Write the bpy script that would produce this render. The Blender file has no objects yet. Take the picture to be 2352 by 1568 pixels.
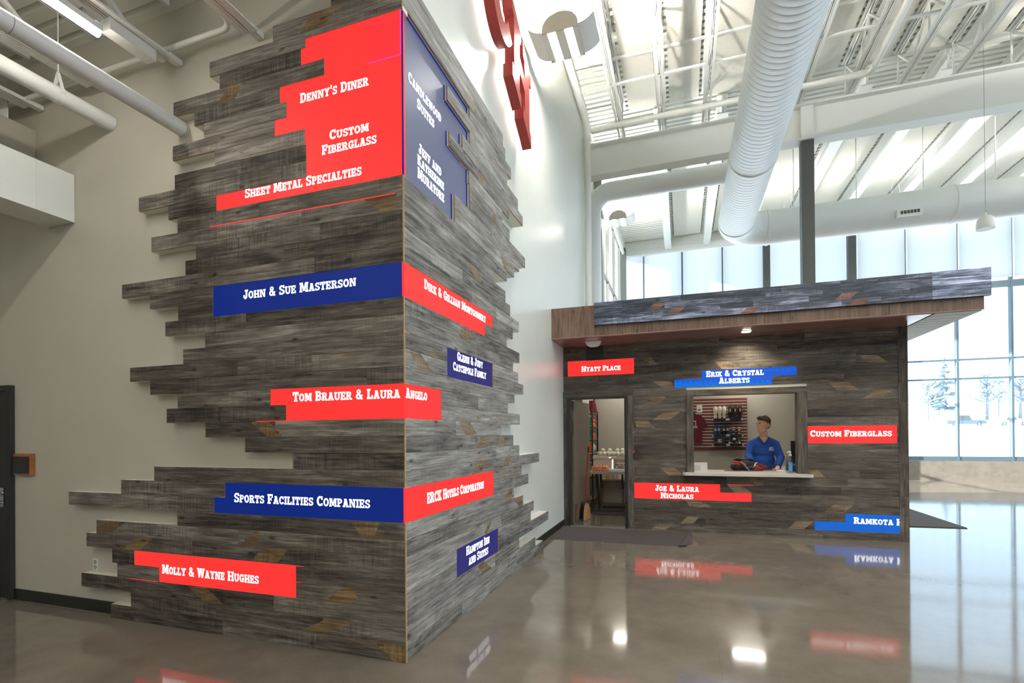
import bpy, bmesh, math, random
from mathutils import Vector, Matrix
S = bpy.context.scene
COL = S.collection
PI = math.pi

# ------------------------------------------------------------------ camera
cd = bpy.data.cameras.new('camera')
cam = bpy.data.objects.new('camera', cd); COL.objects.link(cam)
YAW, PITCH, ROLL, FPX, CXP, CYP = 0.32405652, 0.00444154, -0.00780191, 1160.975, 1177.5257, 992.9987
fw = Vector((-math.sin(YAW)*math.cos(PITCH), math.cos(YAW)*math.cos(PITCH), math.sin(PITCH)))
rt = Vector((math.cos(YAW), math.sin(YAW), 0)); up = rt.cross(fw)
r2 = rt*math.cos(ROLL)+up*math.sin(ROLL); u2 = -rt*math.sin(ROLL)+up*math.cos(ROLL)
M = Matrix((r2, u2, -fw)).transposed().to_4x4(); M.translation = (0, 0, 1.5)
cam.matrix_world = M
cd.sensor_width = 36.0; cd.lens = FPX/2352*36.0
cd.shift_x = (1176-CXP)/2352; cd.shift_y = (CYP-784)/2352
cd.clip_end = 400; S.camera = cam

# ------------------------------------------------------------------ world, sun, exposure
S.view_settings.view_transform = 'Standard'; S.view_settings.look = 'None'
S.view_settings.gamma = 1; S.view_settings.use_curve_mapping = False
S.view_settings.exposure = 0.0
W = bpy.data.worlds.new('world'); S.world = W; W.use_nodes = True
bg = W.node_tree.nodes['Background']; bg.inputs[0].default_value = (0.62, 0.81, 1.0, 1); bg.inputs[1].default_value = 2.8
sd = bpy.data.lights.new('sun', 'SUN'); sd.energy = 34.0; sd.angle = 0.009; sd.color = (1.0, 0.95, 0.86)
sun = bpy.data.objects.new('sun', sd); COL.objects.link(sun)
sun.rotation_euler = Vector((1.0, 0.22, -0.36)).to_track_quat('-Z', 'Y').to_euler()
S.cycles.max_bounces = 12; S.cycles.diffuse_bounces = 8; S.cycles.glossy_bounces = 4
S.cycles.transparent_max_bounces = 16; S.cycles.transmission_bounces = 6
S.cycles.caustics_reflective = False; S.cycles.caustics_refractive = False
S.cycles.sample_clamp_indirect = 6.0; S.cycles.use_denoising = True
HALL_LAMP = 260.0; HALL_UP = 2800.0; STRIP_LAMP = 52.0; TROFFER = 24.0

# ------------------------------------------------------------------ materials
def lin(c):
    return tuple((v/12.92 if v <= .04045 else ((v+.055)/1.055)**2.4) for v in c)
def rgb(r, g, b): return lin((r/255, g/255, b/255))
def mat(name, col, rough=.6, metal=0., emit=None, es=0., spec=.5, noise=0., nscale=8., bump=0.):
    m = bpy.data.materials.new(name); m.use_nodes = True
    nt = m.node_tree; b = nt.nodes['Principled BSDF']
    b.inputs['Base Color'].default_value = (*col, 1); b.inputs['Roughness'].default_value = rough
    b.inputs['Metallic'].default_value = metal; b.inputs['Specular IOR Level'].default_value = spec
    if emit: b.inputs['Emission Color'].default_value = (*emit, 1); b.inputs['Emission Strength'].default_value = es
    if noise or bump:
        tc = nt.nodes.new('ShaderNodeTexCoord'); n = nt.nodes.new('ShaderNodeTexNoise')
        n.inputs['Scale'].default_value = nscale; n.inputs['Detail'].default_value = 5
        nt.links.new(tc.outputs['Object'], n.inputs['Vector'])
        if noise:
            r = nt.nodes.new('ShaderNodeValToRGB')
            r.color_ramp.elements[0].position = .3; r.color_ramp.elements[1].position = .7
            r.color_ramp.elements[0].color = (*[c*(1-noise) for c in col], 1)
            r.color_ramp.elements[1].color = (*[min(1, c*(1+noise)) for c in col], 1)
            nt.links.new(n.outputs['Fac'], r.inputs[0]); nt.links.new(r.outputs[0], b.inputs['Base Color'])
        if bump:
            bp = nt.nodes.new('ShaderNodeBump'); bp.inputs['Strength'].default_value = bump; bp.inputs['Distance'].default_value = .01
            nt.links.new(n.outputs['Fac'], bp.inputs['Height']); nt.links.new(bp.outputs[0], b.inputs['Normal'])
    return m
def wood(name, axis, cols, rough=.75, saw=.5, emit=0., tint=None, gain=1.7):
    """weathered plank: streaks along the grain, band-saw marks across it, knots, one tone per plank"""
    m = bpy.data.materials.new(name); m.use_nodes = True
    nt = m.node_tree; N = nt.nodes; L = nt.links; b = N['Principled BSDF']; b.inputs['Roughness'].default_value = rough
    b.inputs['Specular IOR Level'].default_value = .3
    geo = N.new('ShaderNodeNewGeometry'); at = N.new('ShaderNodeAttribute'); at.attribute_name = 'tone'
    off = N.new('ShaderNodeVectorMath'); off.operation = 'SCALE'; off.inputs[0].default_value = (31, 47, 23)
    L.new(at.outputs['Fac'], off.inputs['Scale'])
    ad = N.new('ShaderNodeVectorMath'); ad.operation = 'ADD'; L.new(geo.outputs['Position'], ad.inputs[0]); L.new(off.outputs[0], ad.inputs[1])
    def mp(along, across):
        v = N.new('ShaderNodeVectorMath'); v.operation = 'MULTIPLY'
        s = [across]*3; s['xyz'.index(axis)] = along; v.inputs[1].default_value = s
        L.new(ad.outputs[0], v.inputs[0]); return v.outputs[0]
    def noise(vec, detail=6, rough_=.6, dist=0.):
        n = N.new('ShaderNodeTexNoise'); n.inputs['Scale'].default_value = 1; n.inputs['Detail'].default_value = detail
        n.inputs['Roughness'].default_value = rough_; n.inputs['Distortion'].default_value = dist
        L.new(vec, n.inputs['Vector']); return n.outputs['Fac']
    def mth(op, a, c, clamp=False):
        n = N.new('ShaderNodeMath'); n.operation = op; n.use_clamp = clamp
        for i, v in enumerate((a, c)):
            if isinstance(v, (int, float)): n.inputs[i].default_value = v
            else: L.new(v, n.inputs[i])
        return n.outputs[0]
    streak = noise(mp(2.2, 46), 7, .65, .6); fine = noise(mp(9, 190), 3, .6); blotch = noise(mp(1.7, 7), 4, .6, .8)
    sawn = noise(mp(85, 3), 2, .5); sawm = noise(mp(1.1, 2.2), 2)
    v = mth('ADD', mth('MULTIPLY', streak, .70), mth('MULTIPLY', fine, .30))
    v = mth('ADD', v, mth('MULTIPLY', blotch, .52))
    sm = mth('MULTIPLY', mth('SUBTRACT', sawm, .44, True), 3.2*saw)
    v = mth('ADD', v, mth('MULTIPLY', mth('SUBTRACT', sawn, .5), sm))
    v = mth('ADD', v, mth('MULTIPLY', mth('SUBTRACT', at.outputs['Fac'], .5), .17))
    v = mth('ADD', mth('MULTIPLY', mth('SUBTRACT', v, .76), gain), .61)
    vo = N.new('ShaderNodeTexVoronoi'); vo.inputs['Scale'].default_value = 1; L.new(mp(3.6, 8.5), vo.inputs['Vector'])
    kn = mth('SUBTRACT', .14, vo.outputs['Distance'], True)
    v = mth('SUBTRACT', v, mth('MULTIPLY', kn, 3.4))
    r = N.new('ShaderNodeValToRGB'); e = r.color_ramp.elements
    e[0].position = .30; e[1].position = 1.05 if False else 1.0
    e[0].color = (*cols[0], 1); e[1].color = (*cols[3], 1)
    for p_, c_ in ((.58, cols[1]), (.78, cols[2])):
        k = e.new(p_); k.color = (*c_, 1)
    L.new(v, r.inputs[0])
    # warm raw patches where the silver-grey skin wore off
    rawn = noise(mp(1.3, 5), 3, .5, 1.2); rw = mth('MULTIPLY', mth('SUBTRACT', rawn, .63, True), 5.0, True)
    mx = N.new('ShaderNodeMix'); mx.data_type = 'RGBA'; L.new(rw, mx.inputs[0]); L.new(r.outputs[0], mx.inputs[6])
    mx.inputs[7].default_value = (*cols[4], 1)
    L.new(mx.outputs[2], b.inputs['Base Color'])
    if emit:
        ml = N.new('ShaderNodeMix'); ml.data_type = 'RGBA'; ml.blend_type = 'MULTIPLY'; ml.inputs[0].default_value = 1
        L.new(mx.outputs[2], ml.inputs[6]); ml.inputs[7].default_value = (*tint, 1)
        L.new(ml.outputs[2], b.inputs['Emission Color']); b.inputs['Emission Strength'].default_value = emit
    bp = N.new('ShaderNodeBump'); bp.inputs['Strength'].default_value = .25; bp.inputs['Distance'].default_value = .004
    L.new(v, bp.inputs['Height']); L.new(bp.outputs[0], b.inputs['Normal'])
    return m
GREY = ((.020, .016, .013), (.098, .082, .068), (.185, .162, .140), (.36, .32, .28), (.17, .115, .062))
GREY_LIT = ((.045, .042, .039), (.180, .168, .156), (.28, .262, .244), (.46, .44, .41), (.20, .155, .10))  # paler copy of the wood, window light on the right face put in
KIOSK = ((.018, .014, .011), (.068, .056, .046), (.113, .097, .082), (.205, .178, .155), (.125, .085, .05))
TANW = ((.035, .022, .010), (.15, .095, .045), (.24, .16, .085), (.34, .25, .15), (.22, .145, .07))
TANL = ((.05, .035, .022), (.17, .12, .075), (.26, .20, .14), (.36, .29, .21), (.26, .19, .12))
VID = ((.004, .006, .009), (.022, .027, .036), (.085, .092, .115), (.26, .27, .31), (.05, .045, .045))
m_wl = wood('weathered_wood_left', 'x', GREY); m_wr = wood('weathered_wood_right_lit', 'y', GREY_LIT, saw=.25)
m_wk = wood('weathered_wood_kiosk', 'x', KIOSK, saw=.4); m_wkv = wood('weathered_wood_upright', 'z', KIOSK, saw=.3)
m_tanx = wood('raw_wood_x', 'x', TANW, saw=.7); m_tany = wood('raw_wood_y', 'y', TANL, saw=.4); m_tank = wood('raw_wood_kiosk', 'x', TANL, saw=.5)
m_vid = wood('video_wood', 'x', VID, rough=.4, saw=.2, emit=.9, tint=(.85, .9, 1.15))
m_vid2 = wood('video_wood_pale', 'x', tuple(tuple(min(1, v*1.9) for v in c) for c in VID), rough=.4, saw=.2, emit=1.1, tint=(.85, .93, 1.12))
m_lam = wood('brown_laminate', 'z', ((.05, .03, .022), (.135, .085, .062), (.17, .112, .084), (.21, .145, .11), (.14, .09, .066)), rough=.45, saw=0)
m_edge = mat('raw_plank_edge', rgb(168, 134, 92), .8, noise=.2, nscale=30)
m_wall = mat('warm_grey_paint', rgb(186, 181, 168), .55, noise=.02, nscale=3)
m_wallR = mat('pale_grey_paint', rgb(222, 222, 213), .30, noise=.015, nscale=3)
m_white = mat('white_paint', rgb(226, 226, 220), .45)
m_duct = mat('white_duct_paint', rgb(222, 224, 221), .38)
m_seam = mat('seam_grey', rgb(150, 152, 148), .6)  # plain grey for couplings, slots, sockets and small parts
m_deck = mat('white_deck_paint', rgb(220, 220, 212), .55)
m_panel = mat('acoustic_panel_fabric', rgb(212, 210, 200), .9, noise=.05, nscale=40)
m_dark = mat('charcoal_steel', rgb(74, 78, 76), .5)
m_grey = mat('grey_steel', rgb(128, 128, 120), .5)
m_black = mat('black_paint', rgb(24, 23, 22), .45)
m_rubber = mat('black_rubber', rgb(32, 31, 30), .6)
m_mat_ = mat('charcoal_carpet', rgb(62, 57, 57), .95, noise=.35, nscale=160, bump=.6)
m_chrome = mat('brushed_chrome', rgb(190, 190, 188), .25, metal=1)
m_conc = mat('curb_concrete', rgb(120, 112, 104), .7, noise=.15, nscale=6)
m_alum = mat('anodised_mullion', rgb(92, 110, 122), .4, metal=.3)
m_snow = mat('snow', (.80, .84, .90), .9, noise=.05, nscale=.15)
m_washed = mat('haze_washed_branches', (.23, .265, .31), .9)  # pale tone stands for overexposure and haze washing out the trees
m_washedg = mat('haze_washed_needles', (.17, .225, .245), .9)  # evergreen tone, bleached by haze in the colour itself
def led(name, c, s): return mat(name, (.004, .004, .005), .5, emit=c, es=s, spec=.15)
m_red = led('led_red', (1.0, .033, .029), 1.12)
m_redb = led('led_red_bright', (1.0, .026, .032), 1.25)
m_navy = led('led_navy', (.0, .017, .21), .95)
m_blueA = led('led_blue', (.0, .10, .72), .95); m_blueB = led('led_light_blue', (.0, .165, .74), .95); m_blueC = led('led_azure', (.0, .13, .66), .95)
m_purp = led('led_indigo', (.022, .022, .18), .95)
m_slate = mat('led_slate_blue', (.03, .03, .035), .28, emit=(.092, .108, .205), es=1.0)
m_edgeshade = led('edge_shade_blue', (.0, .02, .34), .5)  # blue shade and glow beside the plank edges, painted as emissive strips
m_mag = led('led_magenta_line', (.9, .05, .75), 1.0)
m_txt = mat('led_white_text', (.8, .8, .8), .5, emit=(1, 1, 1), es=1.6)
m_lamp = mat('lamp_diffuser', (.9, .9, .9), .5, emit=(1.0, .96, .88), es=HALL_LAMP)
m_uplamp = mat('uplight_diffuser', (.9, .9, .9), .5, emit=(1.0, .96, .88), es=HALL_UP)
m_uplow = mat('added_uplight_diffuser', (.9, .9, .9), .5, emit=(1.0, .97, .92), es=HALL_UP*.03)  # weaker uplight for the added lamps behind the cross duct
m_strip = mat('strip_diffuser', (.9, .9, .9), .5, emit=(1.0, .95, .85), es=STRIP_LAMP)
m_trof = mat('troffer_diffuser', (.9, .9, .9), .5, emit=(1.0, .95, .88), es=TROFFER)
m_down = mat('downlight_diffuser', (.9, .9, .9), .5, emit=(1.0, .88, .68), es=90)
m_halo = mat('halo_led', (.9, .9, .9), .5, emit=(1.0, .97, .86), es=2.2)
m_redpaint = mat('red_letter_face', rgb(160, 52, 46), .28); m_redside = mat('red_letter_return', rgb(150, 42, 38), .45)
m_soff = mat('soffit_laminate', rgb(150, 112, 102), .2, spec=.9)
m_soffw = mat('soffit_white_slats', rgb(205, 205, 200), .5)
def skinmat(): return mat('skin', rgb(218, 166, 140), .55, noise=.05, nscale=30)
# polished concrete
m_floor = bpy.data.materials.new('polished_concrete'); m_floor.use_nodes = True
def _floor():
    nt = m_floor.node_tree; N = nt.nodes; L = nt.links; b = N['Principled BSDF']
    geo = N.new('ShaderNodeNewGeometry')
    def noise(s, d, r):
        n = N.new('ShaderNodeTexNoise'); n.inputs['Scale'].default_value = s; n.inputs['Detail'].default_value = d; n.inputs['Roughness'].default_value = r
        L.new(geo.outputs['Position'], n.inputs['Vector']); return n.outputs['Fac']
    big = noise(.55, 4, .55); fine = noise(90, 4, .7); mid = noise(5, 5, .6)
    a = N.new('ShaderNodeMath'); a.operation = 'MULTIPLY_ADD'; L.new(fine, a.inputs[0]); a.inputs[1].default_value = .45; L.new(big, a.inputs[2])
    a2 = N.new('ShaderNodeMath'); a2.operation = 'MULTIPLY_ADD'; L.new(mid, a2.inputs[0]); a2.inputs[1].default_value = .35; L.new(a.outputs[0], a2.inputs[2])
    r = N.new('ShaderNodeValToRGB'); e = r.color_ramp.elements
    e[0].position = .55; e[0].color = (*rgb(88, 81, 73), 1); e[1].position = 1.1 if False else 1.0; e[1].color = (*rgb(121, 113, 103), 1)
    L.new(a2.outputs[0], r.inputs[0])
    sx = N.new('ShaderNodeSeparateXYZ'); L.new(geo.outputs['Position'], sx.inputs[0])
    def joint(o, off, sp):
        x = N.new('ShaderNodeMath'); x.operation = 'SUBTRACT'; L.new(o, x.inputs[0]); x.inputs[1].default_value = off - sp/2
        q = N.new('ShaderNodeMath'); q.operation = 'FLOORED_MODULO'; L.new(x.outputs[0], q.inputs[0]); q.inputs[1].default_value = sp
        d = N.new('ShaderNodeMath'); d.operation = 'SUBTRACT'; L.new(q.outputs[0], d.inputs[0]); d.inputs[1].default_value = sp/2
        ab = N.new('ShaderNodeMath'); ab.operation = 'ABSOLUTE'; L.new(d.outputs[0], ab.inputs[0])
        lt = N.new('ShaderNodeMath'); lt.operation = 'LESS_THAN'; L.new(ab.outputs[0], lt.inputs[0]); lt.inputs[1].default_value = .0025
        return lt.outputs[0]
    j = N.new('ShaderNodeMath'); j.operation = 'MAXIMUM'; L.new(joint(sx.outputs[0], .22, 5.4), j.inputs[0]); L.new(joint(sx.outputs[1], 2.96, 6.2), j.inputs[1])
    mx = N.new('ShaderNodeMix'); mx.data_type = 'RGBA'; L.new(j.outputs[0], mx.inputs[0]); L.new(r.outputs[0], mx.inputs[6]); mx.inputs[7].default_value = (*rgb(112, 100, 86), 1)
    L.new(mx.outputs[2], b.inputs['Base Color'])
    rr = N.new('ShaderNodeMapRange'); L.new(mid, rr.inputs[0]); rr.inputs[3].default_value = .045; rr.inputs[4].default_value = .10
    L.new(rr.outputs[0], b.inputs['Roughness']); b.inputs['IOR'].default_value = 1.6
    bp = N.new('ShaderNodeBump'); bp.inputs['Strength'].default_value = .04; bp.inputs['Distance'].default_value = .004
    L.new(mid, bp.inputs['Height']); L.new(bp.outputs[0], b.inputs['Normal'])
_floor()
# thin window glass and roller-shade cloth
def _glass(name, tint, gl):
    m = bpy.data.materials.new(name); m.use_nodes = True; nt = m.node_tree; N = nt.nodes; L = nt.links
    N.remove(N['Principled BSDF']); t = N.new('ShaderNodeBsdfTransparent'); t.inputs[0].default_value = (*tint, 1)
    g = N.new('ShaderNodeBsdfGlossy'); g.inputs['Roughness'].default_value = .02; lw = N.new('ShaderNodeLayerWeight'); lw.inputs[0].default_value = .5
    pw = N.new('ShaderNodeMath'); pw.operation = 'POWER'; L.new(lw.outputs['Facing'], pw.inputs[0]); pw.inputs[1].default_value = 4.0
    f = N.new('ShaderNodeMath'); f.operation = 'MULTIPLY_ADD'; L.new(pw.outputs[0], f.inputs[0]); f.inputs[1].default_value = gl-1.0; f.inputs[2].default_value = .035
    x = N.new('ShaderNodeMixShader'); L.new(f.outputs[0], x.inputs[0]); L.new(t.outputs[0], x.inputs[1]); L.new(g.outputs[0], x.inputs[2])
    L.new(x.outputs[0], N['Material Output'].inputs[0]); return m
m_glass = _glass('window_glass', (.93, .96, .97), 1.35)
m_clear = _glass('clear_plastic', (.86, .93, .99), 1.5)
m_gel = _glass('clear_gel', (.90, .95, 1.0), 1.36)
m_bin = _glass('clear_bin_plastic', (.93, .92, .91), 1.4)
m_shade = bpy.data.materials.new('roller_shade_cloth'); m_shade.use_nodes = True
def _shade():
    nt = m_shade.node_tree; N = nt.nodes; L = nt.links; N.remove(N['Principled BSDF'])
    d = N.new('ShaderNodeBsdfDiffuse'); d.inputs[0].default_value = (.62, .63, .62, 1)
    t = N.new('ShaderNodeBsdfTranslucent'); t.inputs[0].default_value = (.86, .88, .88, 1)
    x = N.new('ShaderNodeMixShader'); x.inputs[0].default_value = .55; L.new(d.outputs[0], x.inputs[1]); L.new(t.outputs[0], x.inputs[2])
    tr = N.new('ShaderNodeBsdfTransparent'); y = N.new('ShaderNodeMixShader'); y.inputs[0].default_value = .10
    L.new(x.outputs[0], y.inputs[1]); L.new(tr.outputs[0], y.inputs[2]); L.new(y.outputs[0], N['Material Output'].inputs[0])
_shade()

# ------------------------------------------------------------------ mesh helpers
class MB:
    """collects faces; build() links them as ONE mesh object"""
    def __init__(s): s.v = []; s.f = []; s.m = []; s.t = []
    def face(s, pts, mi=0, tone=.5):
        k = len(s.v); s.v += [tuple(p) for p in pts]; s.f.append(tuple(range(k, k+len(pts)))); s.m.append(mi); s.t.append(tone)
    def box(s, x0, x1, y0, y1, z0, z1, mi=0, tone=.5, fm=None):
        """fm: dict of per-side material, keys -x +x -y +y -z +z"""
        fm = fm or {}
        k = len(s.v)
        s.v += [(x, y, z) for z in (z0, z1) for y in (y0, y1) for x in (x0, x1)]
        for key, f in (('-z', (0, 2, 3, 1)), ('+z', (4, 5, 7, 6)), ('-y', (0, 1, 5, 4)), ('+y', (2, 6, 7, 3)), ('-x', (0, 4, 6, 2)), ('+x', (1, 3, 7, 5))):
            s.f.append(tuple(k+i for i in f)); s.m.append(fm.get(key, mi)); s.t.append(tone)
        return s
    def bar(s, p, q, w, h, mi=0):
        """rectangular bar from p to q"""
        p, q = Vector(p), Vector(q); d = (q-p).normalized()
        a = d.cross(Vector((0, 0, 1)))
        if a.length < 1e-4: a = Vector((1, 0, 0))
        a.normalize(); b = a.cross(d)
        k = len(s.v)
        for c in (p, q):
            for i, j in ((-1, -1), (1, -1), (1, 1), (-1, 1)): s.v.append(tuple(c+a*i*w/2+b*j*h/2))
        for f in ((0, 1, 2, 3), (7, 6, 5, 4), (0, 4, 5, 1), (1, 5, 6, 2), (2, 6, 7, 3), (3, 7, 4, 0)):
            s.f.append(tuple(k+i for i in f)); s.m.append(mi); s.t.append(.5)
        return s
    def tube(s, path, r, n=12, mi=0, caps=True):
        path = [Vector(p) for p in path]; rs = r if isinstance(r, (list, tuple)) else [r]*len(path)
        k0 = len(s.v); ref = None
        for i, p in enumerate(path):
            d = (path[min(i+1, len(path)-1)]-path[max(i-1, 0)]).normalized()
            if ref is None:
                ref = d.cross(Vector((0, 0, 1)))
                if ref.length < 1e-3: ref = Vector((1, 0, 0))
            ref = (ref-d*ref.dot(d)).normalized(); b = d.cross(ref)
            for j in range(n):
                a = 2*PI*j/n; s.v.append(tuple(p+(ref*math.cos(a)+b*math.sin(a))*rs[i]))
        for i in range(len(path)-1):
            for j in range(n):
                a, b = k0+i*n+j, k0+i*n+(j+1) % n
                s.f.append((a, b, b+n, a+n)); s.m.append(mi); s.t.append(.5)
        if caps:
            s.f.append(tuple(k0+j for j in reversed(range(n)))); s.m.append(mi); s.t.append(.5)
            e = k0+(len(path)-1)*n
            s.f.append(tuple(e+j for j in range(n))); s.m.append(mi); s.t.append(.5)
        return s
    def lathe(s, prof, c, n=20, mi=0, axis='z', sx=1, sy=1):
        k0 = len(s.v); c = Vector(c)
        for r, h in prof:
            for j in range(n):
                a = 2*PI*j/n; u, v = r*math.cos(a)*sx, r*math.sin(a)*sy
                s.v.append(tuple(c+(Vector((u, v, h)) if axis == 'z' else Vector((u, h, v)) if axis == 'y' else Vector((h, u, v)))))
        for i in range(len(prof)-1):
            for j in range(n):
                a, b = k0+i*n+j, k0+i*n+(j+1) % n
                s.f.append((a, b, b+n, a+n)); s.m.append(mi); s.t.append(.5)
        s.f.append(tuple(k0+j for j in reversed(range(n)))); s.m.append(mi); s.t.append(.5)
        e = k0+(len(prof)-1)*n
        s.f.append(tuple(e+j for j in range(n))); s.m.append(mi); s.t.append(.5)
        return s
    def ball(s, c, r, n=14, mi=0, sc=(1, 1, 1)):
        k0 = len(s.v); h = n//2
        for i in range(h+1):
            th = PI*i/h
            for j in range(n):
                a = 2*PI*j/n
                s.v.append((c[0]+r*sc[0]*math.sin(th)*math.cos(a), c[1]+r*sc[1]*math.sin(th)*math.sin(a), c[2]+r*sc[2]*math.cos(th)))
        for i in range(h):
            for j in range(n):
                a, b = k0+i*n+j, k0+i*n+(j+1) % n
                s.f.append((a, a+n, b+n, b)); s.m.append(mi); s.t.append(.5)
        return s
    def prism(s, poly, o, u, v, w, mi=0, side=None):
        """poly of (a, b) in the plane o + a*u + b*v, pushed along w"""
        o, u, v, w = map(Vector, (o, u, v, w)); side = mi if side is None else side
        k = len(s.v); n = len(poly)
        for off in (Vector((0, 0, 0)), w):
            for a, b in poly: s.v.append(tuple(o+u*a+v*b+off))
        s.f.append(tuple(k+i for i in range(n))); s.m.append(mi); s.t.append(.5)
        s.f.append(tuple(k+n+i for i in reversed(range(n)))); s.m.append(mi); s.t.append(.5)
        for i in range(n):
            j = (i+1) % n; s.f.append((k+i, k+n+i, k+n+j, k+j)); s.m.append(side); s.t.append(.5)
        return s
    def build(s, name, mats, parent=None, smooth=None, fixn=True):
        me = bpy.data.meshes.new(name); o = bpy.data.objects.new(name, me); COL.objects.link(o)
        org = Vector(parent['_org']) if parent and '_org' in parent else Vector((0, 0, 0))
        p = parent
        while p and p.parent: p = p.parent
        if p and '_org' in p: org = Vector(p['_org'])
        me.from_pydata([tuple(Vector(v)-org) for v in s.v], [], s.f)
        for m in (mats if isinstance(mats, (list, tuple)) else [mats]): me.materials.append(m)
        me.polygons.foreach_set('material_index', s.m)
        at = me.attributes.new('tone', 'FLOAT', 'FACE'); at.data.foreach_set('value', s.t)
        if fixn:
            bm = bmesh.new(); bm.from_mesh(me); bmesh.ops.recalc_face_normals(bm, faces=bm.faces); bm.to_mesh(me); bm.free()
        if smooth:
            me.polygons.foreach_set('use_smooth', [True]*len(me.polygons)); me.set_sharp_from_angle(angle=math.radians(smooth))
        if parent: o.parent = parent
        return o
def tag(o, label, cat, group=None, kind=None):
    o['label'] = label; o['category'] = cat
    if group: o['group'] = group
    if kind: o['kind'] = kind
    return o
def thing(name, loc, label, cat, group=None):
    o = bpy.data.objects.new(name, None); COL.objects.link(o); o.location = loc; o['_org'] = list(loc); o.empty_display_size = .05
    return tag(o, label, cat, group)
def struct(name, loc=(0, 0, 0)):
    o = bpy.data.objects.new(name, None); COL.objects.link(o); o.location = loc; o['_org'] = list(loc); o['kind'] = 'structure'; o.empty_display_size = .05
    return o
def S_(o): o['kind'] = 'structure'; return o
def copy_tree(root, delta, label=None, group=None):
    r = root.copy(); COL.objects.link(r); r.location = root.location+Vector(delta)
    if '_org' in r: r['_org'] = list(r.location)
    if label: r['label'] = label
    if group: r['group'] = group
    for ch in list(root.children):
        c = ch.copy(); COL.objects.link(c); c.parent = r
        for g in list(ch.children):
            d = g.copy(); COL.objects.link(d); d.parent = c
    return r

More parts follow.
